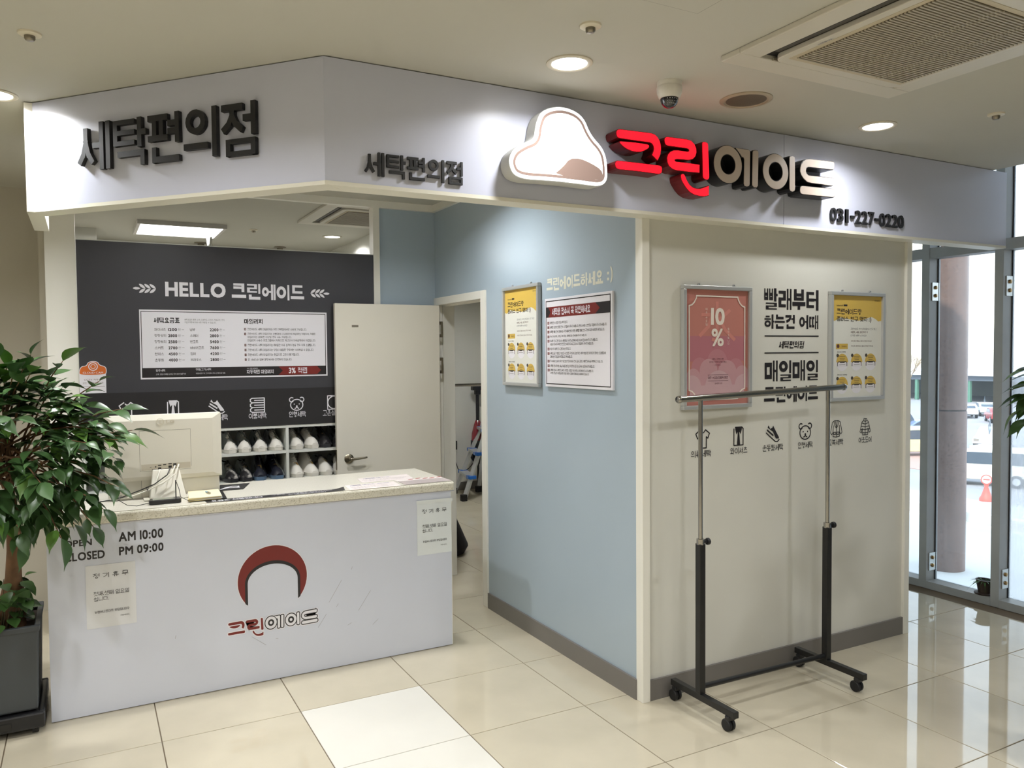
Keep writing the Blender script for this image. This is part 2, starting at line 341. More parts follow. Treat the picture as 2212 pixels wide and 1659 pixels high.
def glyphs(s, bold=0.0, ext=False, spacing=1.0, res=4):
    k = (s,bold,ext)
    if k in _tc: return _tc[k]
    vs, fs, x = [], [], 0.0; t = .082+2.1*bold
    def poly(q, lv):
        zz = (lv%60+.5,-1.0) if ext else (lv%60+.5,)
        n = len(q); b = len(vs)
        if sum(q[i][0]*q[(i+1)%n][1]-q[(i+1)%n][0]*q[i][1] for i in range(n)) < 0: q = q[::-1]
        for z in zz: vs.extend((a,c,z) for a,c in q)
        fs.append(tuple(range(b,b+n)))
        if ext:
            fs.append(tuple(range(b+2*n-1,b+n-1,-1))); fs.extend((b+i,b+n+i,b+n+(i+1)%n,b+(i+1)%n) for i in range(n))
    i = 0
    while i < len(s):
        ch = s[i]
        if ch == ' ': x += .34; i += 1; continue
        if ord(ch) >= 0xAC00 or ch == '水':
            for li, q in enumerate(hangul(ch, t)): poly([(x+a*.95, b*.92) for a,b in q], li)
            x += 1.0
        else:
            v2, f2 = latin(ch); sc_ = 1.18; x0 = min(v[0] for v in v2); x1 = max(v[0] for v in v2)
            for li, (ox, oy) in enumerate(((-1,-1),(1,-1),(1,1),(-1,1)) if bold > 0 else ((0,0),)):
                for f in f2: poly([(x+(v2[j][0]-x0)*sc_+bold*(1+ox), v2[j][1]*sc_+.06+bold*oy) for j in f], li)
            x += (x1-x0)*sc_ + .085 + 2*bold
        i += 1
    a0 = min(v[0] for v in vs); a1 = max(v[0] for v in vs); b0 = min(v[1] for v in vs); b1 = max(v[1] for v in vs)
    _tc[k] = (vs, fs, a0, a1, b0, b1); return _tc[k]
def text(mb, pl, s, u0,u1,v0,v1, w, bold=0.0, depth=0.0, spacing=1.0, res=3, shear=0.0):
    vs, fs, x0,x1,y0,y1 = glyphs(s, bold, depth > 0, spacing, res); out = []
    for x,y,z in vs:
        a = (x-x0)/(x1-x0); b = (y-y0)/(y1-y0)
        out.append(pl(u0+(u1-u0)*a + shear*b*(v1-v0), v0+(v1-v0)*b, w + ((depth + z*8e-6) if z > 0 else 0.0)))
    return mb.add(out, fs)
def line_text(mb, pl, s, u0, v0, h, w, bold=0.0, squeeze=1.0, res=2, maxw=None):   # left aligned, natural width
    vs, fs, x0,x1,y0,y1 = glyphs(s, bold, False, 1.0, res); k = h/.9; wd = (x1-x0)*k*squeeze
    if maxw: wd = maxw
    return text(mb, pl, s, u0, u0+wd, v0, v0+(y1-y0)*k, w, bold, 0, 1.0, res)
# ================================================================== the setting
ZC = 2.775
fl = struct(MB().box(-6,5.06,-9,5.3,-.2,-.004).build('floor', GROUT), 'polished beige tiled floor')
def tile_mesh(m):
    g = .0022; a = .3-g; b = a-.0015
    vs = [(-a,-a,-.02),(a,-a,-.02),(a,a,-.02),(-a,a,-.02),(-a,-a,-.0012),(a,-a,-.0012),(a,a,-.0012),(-a,a,-.0012),(-b,-b,0),(b,-b,0),(b,b,0),(-b,b,0)]
    fs = [(8,9,10,11)]
    for o in (0,4): fs += [(o+k,o+(k+1)%4,o+4+(k+1)%4,o+4+k) for k in range(4)]
    me = bpy.data.meshes.new('tile'); me.from_pydata(vs,[],fs); me.materials.append(m); return me
TM, TMP = tile_mesh(TILE), tile_mesh(TILE_PALE)
rest = MB()
for i in range(-10, 9):
    for j in range(-9, 15):
        x, y = .6*i+.3, -.6*j+.3                 # column between line i and i+1, row between line j-1 and j
        if -3 <= i <= 7 and -8 <= j <= 5:
            if .62 < y < 1.72 and -.2 < x < 1.3: pass
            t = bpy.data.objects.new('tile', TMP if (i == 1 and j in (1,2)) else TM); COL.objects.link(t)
            t.location = (x, y, 0); t.parent = fl
        elif y > -9 and y < 5 and x > -6 and x < 5:
            g = .2978; rest.box(x-g,x+g,y-g,y+g,-.02,0)
r_ = rest.build('tile_field', TILE, fl); r_['kind'] = 'stuff'
struct(MB().box(-6,4.68,-9,5.3,ZC,ZC+.16).box(4.66,4.68,-9,5.3,ZC+.16,3.7).box(4.6,5.3,-9,2.1,3.7,3.9).build('ceiling', CEIL), 'plain off-white ceiling')
struct(MB().box(1.078,1.525,-2.15,-1.703,ZC-.002,ZC+.01).build('trim_1', CEIL), 'flush ceiling access panel'); struct(MB().box(1.0755,1.5275,-2.1525,-1.7005,ZC-.001,ZC+.01).build('trim_9', DARKHOLE), 'dark joint round the access panel')

W = struct(MB().box(2.09,3.98,-.705,-.63,0,ZC).build('wall_right', WHITE_WALL), 'white front wall of the laundry booth')
struct(MB().box(2.096,3.972,-.717,-.705,0,.10).build('baseboard_right', GREY_BASE))
bw = MB().box(2.06,2.14,-.67,.94,0,ZC).box(2.06,2.14,.94,1.80,2.05,ZC).box(2.06,2.14,1.79,1.87,0,ZC)
struct(bw.build('wall_left', BLUE_WALL), 'pale blue side wall of the booth')
struct(MB().box(2.048,2.06,-.672,.93,0,.10).build('baseboard_left', GREY_BASE))
struct(MB().box(1.60,2.06,1.79,1.87,0,ZC).build('wall_back', BLUE_WALL), 'pale blue wall behind the open door')
struct(MB().box(2.054,2.098,-.721,-.668,0,2.70).build('trim_2', TRIMW, bevel=.002), 'white corner post at the blue wall')
struct(MB().box(3.970,4.014,-.723,-.63,0,2.70).build('trim_3', TRIMW, bevel=.002), 'white end post at the window side')
struct(MB().box(1.575,1.622,1.757,1.84,0,2.73).build('trim_4', TRIMW), 'white post beside the charcoal panel')
struct(MB().box(-.45,2.06,1.755,1.80,2.727,ZC).box(2.03,2.06,-.67,1.76,2.727,ZC).build('trim_5', TRIMW), 'white cornice under the booth ceiling')
struct(MB().box(-.45,-.289,1.755,1.95,0,ZC).build('trim_6', TRIMW), 'wide white column left of the charcoal panel')
struct(MB().box(2.10,3.98,-.63,-.60,2.3,ZC).build('trim_7', TRIMW))
struct(MB().box(-6,-.45,2.35,2.45,0,ZC).box(-.49,-.45,1.95,4.66,0,ZC).build('wall_far_left', BEIGE_WALL), 'beige wall behind the plant')
struct(MB().box(-.45,-.14,3.95,4.3,0,ZC).build('trim_8', WHITE_WALL), 'pilaster behind the booth')
struct(MB().box(-.5,2.14,4.66,4.76,0,ZC).build('wall_far_back', WHITE_WALL), 'wall at the back of the shop floor')
struct(MB().box(2.06,2.14,1.87,5.2,0,ZC).box(2.06,4.5,5.2,5.3,0,ZC).box(3.98,4.0,-.63,1.0,0,ZC).box(3.98,4.5,1.0,1.06,0,ZC).box(4.42,4.5,1.06,5.3,0,ZC).build('wall_storage', WHITE_WALL), 'white walls of the store room')
struct(MB().box(2.14,4.42,5.185,5.2,0,.10).build('baseboard_storage', GREY_BASE))
struct(MB().box(-6.1,-6,-9,2.45,0,ZC).build('wall_outer_left', BEIGE_WALL)); struct(MB().box(-6,5.2,-9.1,-9,0,3.9).build('wall_outer_front', BEIGE_WALL))
struct(MB().box(4.42,5.2,2.0,2.1,0,3.9).build('wall_corridor_end', BEIGE_WALL))

# ---- door frame and the open door
df = struct(thing('door_frame', 'white frame of the store room door', 'door frame', (2.06,1.37,0))); df.name = 'door_1'; del df['category']
MB().box(2.048,2.20,.932,1.0,0,2.094).build('jamb', TRIMW, df, bevel=.002)
MB().box(2.048,2.20,1.755,1.80,0,2.094).build('jamb', TRIMW, df, bevel=.002)
MB().box(2.048,2.20,1.0,1.755,2.04,2.094).build('head', TRIMW, df, bevel=.002)
MB().box(2.10,2.115,.995,1.012,0,2.04).box(2.10,2.115,1.745,1.757,0,2.04).box(2.10,2.115,1.0,1.757,2.028,2.041).build('stop', TRIMW, df)
dl = thing('door_leaf', 'cream door leaf standing open against the blue wall', 'door', (2.05,1.70,0))
MB().box(1.268,2.045,1.680,1.718,.008,2.035).build('leaf', DOOR_M, dl, bevel=.002)
for z in (1.86,1.595,.25):
    MB().box(2.045,2.07,1.686,1.690,z-.058,z-.035).box(2.045,2.07,1.686,1.690,z+.035,z+.058).box(2.062,2.074,1.684,1.692,z-.058,z+.058).cyl((2.066,1.686,z-.058),(2.066,1.686,z+.058),.005,8).build('hinge', NICKEL, dl)
h = MB().lathe([(.033,0),(.033,-.006),(.027,-.011),(.012,-.013),(.011,-.045),(0,-.046)], (1.350,1.680,.955), 24, 'y').build('rose', NICKEL, dl, smooth=True)
MB().tube([(1.350,1.638,.955),(1.372,1.634,.956),(1.41,1.634,.957),(1.452,1.637,.959),(1.468,1.640,.962)], [.011,.010,.008,.0075,.007], 10).build('lever', NICKEL, dl, smooth=True)
MB().box(1.264,1.268,1.688,1.71,.88,1.02).build('latch_plate', NICKEL, dl)
MB().box(1.386,1.432,1.677,1.680,1.871,1.885).build('name_plate', mat('plate_grey', rgb(120,112,98),.5), dl)

# ---- fascia sign board
fs = thing('fascia_board', 'pale grey boxed sign fascia running round the booth corner', 'sign board', (.543,-.8,2.32))
MB().box(.543,2.886,-.80,-.75,2.32,ZC-.004).build('panel', FASCIA, fs)
MB().box(2.889,4.80,-.80,-.75,2.32,ZC-.004).build('panel', FASCIA, fs)
MB().rect(P_FASL,-1.506,-.001,2.32,ZC-.004,0,-.05).build('panel', FASCIA, fs)
MB().box(.54,4.80,-.803,-.70,2.305,2.32).build('edging', CREAM_EDGE, fs)
MB().rect(P_FASL,-1.512,.002,2.3043,2.3193,.0034,-.09).build('edging', CREAM_EDGE, fs)
MB().box(-.458,-.395,.30,.88,2.305,ZC-.004).build('return_board', CREAM_EDGE, fs)
MB().box(4.80,4.806,-.80,-.70,2.305,ZC-.004).build('end_cap', FASCIA, fs)

def letters(name, label, pl, s, boxes, w, depth, bold, group=None, m=BLACK_FOAM):
    a = pl(boxes[0][0], boxes[0][2], 0)
    t = thing(name, label, 'lettering', a, group)
    for ch, (u0,u1,v0,v1) in zip(s, boxes):
        text(mb := MB(), pl, ch, u0,u1,v0,v1, w, bold, depth, res=4); mb.build('letter', m, t)
    return t
# left fascia text, each syllable its own block letter
cells = [(-1.19,-1.012,2.449,2.643),(-.993,-.822,2.449,2.640),(-.812,-.654,2.449,2.641),(-.632,-.472,2.449,2.641),(-.450,-.290,2.440,2.641)]
letters('raised_lettering', 'large black raised letters 세탁편의점 on the left fascia', P_FASL, '세탁편의점', cells, .004, .018, .020)
x0, dx = .689, (1.094-.689)/5
cells = [(.689,.767,2.352,2.441),(.777,.853,2.350,2.440),(.860,.932,2.351,2.440),(.943,1.014,2.351,2.440),(1.025,1.094,2.350,2.441)]
letters('raised_lettering', 'small black raised letters 세탁편의점 beside the lit sign box', P_FAS, '세탁편의점', cells, .003, .010, .02)
ph = '031-227-0220'; ws_ = [1,1,.95,.7,1,1,1,.7,1,1,1,1]; tot = sum(ws_); u = 3.216; cells = []
for c_, k_ in zip(ph, ws_):
    wd = (3.817-3.216)*k_/tot
    pad_ = .014 if c_ == '1' else .003
    cells.append((u+pad_, u+wd-pad_-.001, 2.386 if c_=='-' else 2.360, 2.400 if c_=='-' else 2.431)); u += wd
letters('raised_lettering', 'black raised telephone number on the right end of the fascia', P_FAS, ph, cells, .003, .009, .014)

# ---- illuminated channel letters
LOGO = dict(
A=[(1.793,2.626),(1.795,2.633),(1.8,2.638),(1.809,2.641),(1.888,2.643),(1.977,2.645),(1.997,2.642),(2.013,2.633),(2.026,2.617),(2.032,2.599),(2.033,2.58),(2.029,2.558),(2.015,2.533),(1.987,2.552),(1.994,2.567),(1.997,2.58),(1.994,2.594),(1.986,2.603),(1.974,2.607),(1.888,2.606),(1.812,2.606),(1.8,2.608),(1.795,2.616)],
B=[(1.81,2.588),(1.813,2.59),(1.888,2.594),(1.956,2.594),(1.966,2.591),(1.967,2.585),(1.959,2.577),(1.941,2.567),(1.923,2.56),(1.899,2.557),(1.876,2.558),(1.849,2.564),(1.829,2.573),(1.815,2.583)],
C=[(1.787,2.492),(1.79,2.501),(1.797,2.505),(1.887,2.507),(2.025,2.508),(2.035,2.505),(2.038,2.499),(2.037,2.484),(2.033,2.477),(2.022,2.473),(1.917,2.474),(1.806,2.472),(1.794,2.475),(1.789,2.481)],
R=[(2.056,2.626),(2.058,2.634),(2.066,2.639),(2.078,2.64),(2.182,2.642),(2.207,2.639),(2.226,2.626),(2.237,2.608),(2.238,2.591),(2.231,2.573),(2.217,2.56),(2.194,2.553),(2.156,2.552),(2.125,2.55),(2.112,2.546),(2.11,2.54),(2.118,2.535),(2.162,2.536),(2.257,2.536),(2.256,2.502),(2.194,2.5),(2.121,2.5),(2.1,2.504),(2.082,2.515),(2.073,2.531),(2.071,2.548),(2.076,2.563),(2.089,2.576),(2.106,2.584),(2.128,2.587),(2.188,2.587),(2.197,2.591),(2.199,2.597),(2.194,2.603),(2.182,2.605),(2.073,2.604),(2.062,2.608),(2.058,2.616)],
I=[(2.276,2.634),(2.278,2.641),(2.286,2.643),(2.298,2.642),(2.306,2.638),(2.308,2.628),(2.315,2.492),(2.314,2.482),(2.306,2.475),(2.293,2.475),(2.283,2.48),(2.28,2.488)],
N=[(2.15,2.473),(2.151,2.481),(2.158,2.485),(2.166,2.483),(2.172,2.475),(2.182,2.457),(2.197,2.439),(2.217,2.428),(2.239,2.425),(2.265,2.427),(2.291,2.436),(2.313,2.445),(2.312,2.403),(2.288,2.397),(2.259,2.396),(2.226,2.4),(2.201,2.41),(2.18,2.427),(2.164,2.445),(2.154,2.459)])
LOGO2 = dict(
E1=[(2.481,2.638),(2.56,2.638),(2.57,2.633),(2.571,2.623),(2.569,2.478),(2.565,2.469),(2.553,2.465),(2.537,2.467),(2.533,2.477),(2.535,2.593),(2.529,2.601),(2.519,2.602),(2.506,2.616),(2.49,2.631)],
E2=[(2.589,2.632),(2.593,2.638),(2.607,2.641),(2.621,2.64),(2.625,2.632),(2.622,2.475),(2.614,2.466),(2.598,2.466),(2.587,2.474),(2.586,2.484)],
L1=[(2.835,2.63),(2.839,2.638),(2.854,2.641),(2.868,2.638),(2.871,2.629),(2.873,2.48),(2.868,2.472),(2.855,2.467),(2.84,2.472),(2.836,2.48)],
DD=[(2.911,2.592),(2.917,2.607),(2.932,2.624),(2.952,2.635),(2.975,2.639),(3.138,2.643),(3.15,2.641),(3.154,2.634),(3.152,2.613),(3.145,2.606),(3.13,2.605),(2.967,2.601),(2.952,2.594),(2.948,2.58),(2.952,2.566),(2.969,2.557),(3.139,2.56),(3.15,2.558),(3.154,2.549),(3.152,2.532),(3.144,2.524),(3.126,2.523),(2.989,2.523),(2.959,2.526),(2.935,2.539),(2.918,2.556),(2.909,2.574)],
DB=[(2.91,2.488),(2.914,2.496),(2.927,2.501),(3.144,2.505),(3.158,2.502),(3.162,2.494),(3.162,2.475),(3.151,2.466),(3.136,2.465),(2.929,2.461),(2.914,2.465),(2.909,2.475)])
RINGS = [((2.4315,2.5565),.0865,.0475),((2.741,2.554),.0845,.0475)]
def offset_poly(poly, d):
    n = len(poly); area = sum(poly[i][0]*poly[(i+1)%n][1]-poly[(i+1)%n][0]*poly[i][1] for i in range(n)); sg = 1 if area > 0 else -1; out = []
    for i in range(n):
        a, b, c = poly[i-1], poly[i], poly[(i+1)%n]
        e1 = (b[0]-a[0], b[1]-a[1]); e2 = (c[0]-b[0], c[1]-b[1]); l1 = math.hypot(*e1) or 1e-9; l2 = math.hypot(*e2) or 1e-9
        n1 = (e1[1]/l1*sg, -e1[0]/l1*sg); n2 = (e2[1]/l2*sg, -e2[0]/l2*sg); nx, ny = n1[0]+n2[0], n1[1]+n2[1]; q = max(.4, (nx*nx+ny*ny)/2)
        out.append((b[0]+nx/q*d, b[1]+ny/q*d))
    return out
def channel(parent, polys, rings, side, face):
    for p_ in polys:
        o = MB().prism(P_FAS, offset_poly(p_, .003), .006, .083).build('stroke_channel', side, parent)
        MB().prism(P_FAS, p_, .080, .0855).build('stroke_face', face, o)
    for c_, ro, ri in rings:
        o = MB().ring(P_FAS, c_, ro+.003, ri-.003, .006, .083, 40).build('stroke_channel', side, parent, smooth=True)
        MB().ring(P_FAS, c_, ro, ri, .080, .0855, 40).build('stroke_face', face, o, smooth=True)
        MB().add([P_FAS(c_[0]+(ri-.002)*math.cos(2*PI*k/32), c_[1]+(ri-.002)*math.sin(2*PI*k/32), .02) for k in range(32)], [tuple(range(32))]).build('ring_back', BLACK_SIDE, o)
L = LOGO; K = LOGO2
t = thing('channel_letter', 'glowing red channel letter next to the white light box', 'sign letter', (1.79,-.8,2.47), 'channel letters of the shop name'); channel(t, [L['A'],L['B'],L['C']], [], RED_SIDE, RED_FACE)
t = thing('channel_letter', 'glowing red channel letter touching the unlit grey letters', 'sign letter', (2.06,-.8,2.40), 'channel letters of the shop name'); channel(t, [L['R'],L['I'],L['N']], [], RED_SIDE, RED_FACE)
t = thing('channel_letter', 'unlit grey channel letter with a ring, beside the red letters', 'sign letter', (2.35,-.8,2.47), 'channel letters of the shop name'); channel(t, [K['E1'],K['E2']], RINGS[:1], BLACK_SIDE, GREY_FACE)
t = thing('channel_letter', 'unlit grey channel letter of one ring and one upright, second from the red', 'sign letter', (2.66,-.8,2.47), 'channel letters of the shop name'); channel(t, [K['L1']], RINGS[1:], BLACK_SIDE, GREY_FACE)
t = thing('channel_letter', 'unlit grey channel letter of horizontal bars ending the row', 'sign letter', (2.91,-.8,2.46), 'channel letters of the shop name'); channel(t, [K['DD'],K['DB']], [], BLACK_SIDE, GREY_FACE)
# lit white sign box: plain rounded cloud outline with a tan mound, no figure
def smooth_poly(pts, it=2):
    for _ in range(it):
        q = []
        for i in range(len(pts)):
            a, b = pts[i], pts[(i+1)%len(pts)]
            q += [(a[0]*.75+b[0]*.25, a[1]*.75+b[1]*.25), (a[0]*.25+b[0]*.75, a[1]*.25+b[1]*.75)]
        pts = q
    return pts
box = smooth_poly([(1.262,2.43),(1.275,2.49),(1.335,2.53),(1.385,2.55),(1.39,2.61),(1.42,2.675),(1.52,2.705),(1.62,2.68),(1.66,2.60),(1.72,2.555),(1.745,2.50),(1.745,2.385),(1.60,2.388),(1.46,2.388),(1.30,2.380)], 3)
t = thing('light_box', 'glowing white rounded sign box with a tan mound on the fascia', 'light box', (1.5,-.8,2.39))
o = MB().prism(P_FAS, box, .008, .080).build('case', BOX_SIDE, t, smooth=True)
MB().prism(P_FAS, offset_poly(box,-.003), .078, .0855).build('face', BOX_FACE, t)
inn = offset_poly(box,-.016); inn2 = offset_poly(box,-.027); rb = MB(); n_ = len(inn)
rb.add([P_FAS(u,v,.0862) for u,v in inn]+[P_FAS(u,v,.0862) for u,v in inn2], [(i,(i+1)%n_,n_+(i+1)%n_,n_+i) for i in range(n_)]).build('border_line', TAN_FACE, t)
MB().prism(P_FAS, smooth_poly([(1.47,2.412),(1.52,2.452),(1.55,2.488),(1.60,2.495),(1.66,2.48),(1.712,2.458),(1.720,2.43),(1.720,2.412)],1), None, .0865).build('tan_mound', TAN_FACE, t)
# ================================================================== counter
ct = thing('service_counter', 'white laminate service counter with a speckled stone top', 'counter', (.57,.74,0))
MB().box(-.43,1.575,.436,.456,0.004,.905).build('front_panel', COUNTER, ct)
MB().box(-.43,-.41,.456,1.0,.004,.905).build('side_panel', COUNTER, ct)
MB().box(1.557,1.580,.440,1.0,.004,.905).build('side_panel', CREAM_EDGE, ct)
MB().box(-.41,1.557,.456,.98,.45,.47).build('inner_shelf', SHELF_M, ct)
MB().box(-.43,1.592,.430,1.035,.893,.898).build('shadow_gap', mat('counter_lip', rgb(196,196,204), .3), ct)
MB().box(-.44,1.594,.424,1.037,.898,.947).build('worktop', STONE, ct, bevel=.010)
MB().box(-.432,1.586,.434,1.030,.945,.950).build('worktop_surface', STONE_TOP, ct)
# opening hours, printed on the front
for s_,u0,u1,v0,v1 in (('OPEN',-.361,-.247,.803,.834),('CLOSED',-.361,-.195,.736,.775),('AM 10:00',-.135,.058,.804,.849),('PM 09:00',-.135,.058,.739,.780)):
    t = MB(); text(t,P_CNT,s_,u0,u1,v0,v1,.0008,.03); t.build('hours_lettering', PRINT_K, ct)
# emblem: plain disc cut by a pale arch (no figure), shop name below
c0, R0 = (.571,.527), .174
def arc(c, r, a0, a1, n=40, sy=1.0): return [(c[0]+r*math.cos(math.radians(a0+(a1-a0)*k/n)), c[1]+r*sy*math.sin(math.radians(a0+(a1-a0)*k/n))) for k in range(n+1)]
def emblem(r, w, m, nm, ri, ry):
    n = 48; outer = arc(c0, r, -42, 222, n); inner = []; zs = .520
    for k in range(n+1):
        f = k/n
        if f < .14: inner.append((c0[0]+ri, outer[0][1]+(zs-outer[0][1])*(f/.14)))
        elif f > .86: inner.append((c0[0]-ri, outer[-1][1]+(zs-outer[-1][1])*((1-f)/.14)))
        else:
            a = PI*(f-.14)/.72; inner.append((c0[0]+ri*math.cos(a), zs+ry*math.sin(a)))
    MB().add([P_CNT(u,v,w) for u,v in outer]+[P_CNT(u,v,w) for u,v in inner], [(i,i+1,n+2+i,n+1+i) for i in range(n)]).build(nm, m, ct)
emblem(R0+.003, .0005, PRINT_W, 'emblem_rim', .128, .088)
emblem(R0, .0008, PRINT_R, 'emblem_disc', .128, .088)
n = 40; oa = [(c0[0]+.139*math.cos(PI*k/n), .516+.107*math.sin(PI*k/n)) for k in range(n+1)]; ia = [(c0[0]+.126*math.cos(PI*k/n), .516+.090*math.sin(PI*k/n)) for k in range(n+1)]
oa = [(oa[0][0],.418)]+oa+[(oa[-1][0],.418)]; ia = [(ia[0][0],.408)]+ia+[(ia[-1][0],.408)]
MB().add([P_CNT(u,v,.0011) for u,v in oa]+[P_CNT(u,v,.0011) for u,v in ia], [(i,i+1,n+4+i,n+3+i) for i in range(n+2)]).build('emblem_arch', PRINT_K, ct)
def logo_at(pl, u0,u1,v0,v1, w, parent, red, white, black, oz=0):
    sx = (u1-u0)/(3.162-1.787); sy = (v1-v0)/(2.645-2.396); f = lambda p_, d=0: [(u0+(x-1.787)*sx, v0+(y-2.396)*sy) for x,y in (offset_poly(p_,d) if d else p_)]
    a, b, c, d = MB(), MB(), MB(), MB(); e = 0
    for q in LOGO.values(): e += 1e-5; a.prism(pl, f(q), None, w+.0006); d.prism(pl, f(q,.012), None, w+e)
    for q in LOGO2.values(): e += 1e-5; b.prism(pl, f(q), None, w+.0009+e); c.prism(pl, f(q,.013), None, w+.0006+e); d.prism(pl, f(q,.024), None, w+e)
    for (cx,cz),ro,ri in RINGS:
        circ = lambda r: [(u0+(cx+r*math.cos(2*PI*k/28)-1.787)*sx, v0+(cz+r*math.sin(2*PI*k/28)-2.396)*sy) for k in range(28)]
        e += 1e-5; d.prism(pl, circ(ro+.024), None, w+e); c.prism(pl, circ(ro+.013), None, w+.0006+e); b.prism(pl, circ(ro), None, w+.0009+e)
        c.prism(pl, circ(ri), None, w+.0012); b.prism(pl, circ(ri*.45), None, w+.0015)
    if white: d.build('name_halo', white, parent)
    a.build('name_print_red', red, parent); c.build('name_print_black', black, parent); b.build('name_print_white', PRINT_W, parent)
logo_at(P_CNT, .345,.797, .243,.335, .0006, ct, PRINT_R, PRINT_W, PRINT_K)
sc = MB()
for p_ in ([(.80,.235),(.845,.30)],[(.86,.36),(.93,.47)],[(1.02,.29),(1.09,.39)],[(.46,.245),(.53,.19)],[(.985,.52),(.99,.535)],[(.98,.23),(.96,.22)],[(1.10,.20),(1.13,.225)],[(.58,.215),(.592,.212)],[(.10,.30),(.104,.315)],[(.9,.33),(.91,.345)]): sc.stroke(P_CNT, p_, .0016, .0006)
sc.build('scuff_marks', mat('scuff', rgb(150,148,152), .5), ct)
def note(pl, u0, v0, label, m, wob=0.0):
    a = pl(u0, v0, .001); o = thing('paper_notice', label, 'notice', a)
    mb = MB(); n = 8
    for i in range(n+1):
        for j in range(n+1):
            mb.v.append(tuple(pl(u0+.21*i/n, v0+.297*j/n, .0016 + wob*(.5+.5*math.sin(i*1.7+j*2.3))*(1 if 0<j<n else .2))))
    for i in range(n):
        for j in range(n): mb.f.append((i*(n+1)+j, (i+1)*(n+1)+j, (i+1)*(n+1)+j+1, i*(n+1)+j+1))
    mb.build('sheet', m, o, smooth=True); w = .003 + wob; t = MB()
    text(t,pl,'정 기 휴 무',u0+.030,u0+.180,v0+.235,v0+.258,w,.0); text(t,pl,'첫째.셋째 일요일',u0+.031,u0+.180,v0+.152,v0+.173,w,.0)
    text(t,pl,'쉽니다.',u0+.031,u0+.094,v0+.128,v0+.147,w,.0); text(t,pl,'농협하나로마트 봉담점내2층',u0+.033,u0+.180,v0+.070,v0+.082,w,.005); text(t,pl,'크린에이드',u0+.140,u0+.180,v0+.043,v0+.050,w,.0)
    t.build('lettering', PRINT_K, o); return o
note(P_CNT, -.277, .409, 'matt white closing-day notice taped under the opening hours', PAPER)
n2 = note(P_CNT, 1.365, .545, 'shiny laminated closing-day notice at the right end of the counter', GLOSSY_PAPER, .0012)
MB().rect(P_CNT,1.362,1.582,.836,.856,.0042).build('adhesive_tape', mat('clear_tape', rgb(232,236,236), .08, coat=1), n2)

# ================================================================== charcoal panel and shoe shelf
pn = thing('price_panel', 'charcoal wall panel with the price board above the shoe shelf', 'wall panel', (.64,1.77,1.205))
MB().box(-.286,1.570,1.75,1.79,1.205,2.385).build('board', PANEL_D, pn)
MB().box(-.286,1.570,1.752,1.79,2.385,2.391).build('top_edge', SHELF_M, pn)
MB().rect(P_PAN,-.286,1.570,1.206,1.455,.002).build('black_band', PANEL_B, pn)
t = MB(); text(t,P_PAN,'HELLO',.203,.566,2.057,2.150,.002,.045); text(t,P_PAN,'크린에이드',.604,1.076,2.050,2.154,.002,.055); t.build('heading_print', PRINT_W, pn)
def leafp(c, a, l=.036, w=.014):
    ca, sa = math.cos(a), math.sin(a); q = [(0,0),(.3,.42),(.6,.5),(.85,.3),(1,0),(.85,-.3),(.6,-.5),(.3,-.42)]
    return [(c[0]+(x*l*ca - y*w*sa), c[1]+(x*l*sa + y*w*ca)) for x,y in q]
for nm, x0, sgn in (('wheat_print',.150,-1),('wheat_print',1.120,1)):
    t = MB(); 
    for k in range(3):
        cx = x0 + sgn*.030*k
        for s_ in (1,-1): t.prism(P_PAN, leafp((cx,2.103), (PI if sgn<0 else 0) - sgn*s_*-.65, .046,.017), None, .002)
    t.prism(P_PAN, leafp((x0+sgn*.088,2.103), PI if sgn<0 else 0, .044,.017), None, .002); t.build(nm, PRINT_W, pn)
# price board (flat print on the panel)
bd = MB().rect(P_PAN,.050,1.228,1.535,1.972,.003).build('price_board', PRINT_W, pn)
fr = MB()
for q in ((.058,1.219,1.958,1.962),(.058,1.219,1.545,1.549),(.058,.062,1.545,1.962),(1.215,1.219,1.545,1.962)): fr.rect(P_PAN,*q,.0036)
fr.rect(P_PAN,.060,1.217,1.547,1.606,.0036); fr.build('board_frame_print', PRINT_K, bd)
MB().prism(P_PAN,[(.895,1.548),(1.155,1.548),(1.183,1.576),(1.155,1.604),(.895,1.604),(.923,1.576)],None,.0042).build('arrow_print', PRINT_R, bd)
t, g, w_ = MB(), MB(), MB()
text(t,P_PAN,'세탁요금표',.132,.284,1.889,1.923,.0036,.05); text(t,P_PAN,'마일리지',.678,.797,1.889,1.922,.0036,.05)
text(t,P_PAN,'세탁요금은 품목 소재, 오염정도, 디자인, 작업공정, 크기,',.311,.556,1.906,1.917,.0036,.0,res=1); text(t,P_PAN,'구입가격등에 따라 차등 적용될 수 있습니다.',.311,.504,1.889,1.900,.0036,.0,res=1)
rowsL = [('와이셔츠','1200',.067),('정장상의','2800',.067),('정장하의','2500',.067),('스커트','2700',.052),('원피스','4500',.052),('운동화','4000',.052)]
rowsR = [('남방','2200',.031),('스웨터','2800',.048),('반코트','5400',.048),('바바리코트','7600',.082),('점퍼','4200',.031),('브라우스','2800',.065)]
for k in range(6):
    z = 1.848 - k*.0386
    a, b, c = rowsL[k]; text(t,P_PAN,a,.134,.134+c,z-.009,z+.009,.0036,.012,res=2); text(t,P_PAN,b,.214,.266,z-.010,z+.009,.0036,.035,res=2)
    text(g,P_PAN,'원',.272,.287,z-.008,z+.008,.0036,0,res=2); (t if k==5 else g).rect(P_PAN,.294,.308,z-.001,z+.001,.0036)
    a, b, c = rowsR[k]; text(t,P_PAN,a,.343,.343+c,z-.009,z+.009,.0036,.012,res=2); text(t,P_PAN,b,.463,.516,z-.010,z+.009,.0036,.035,res=2)
    text(g,P_PAN,'원',.522,.537,z-.008,z+.008,.0036,0,res=2); g.rect(P_PAN,.543,.556,z-.001,z+.001,.0036)
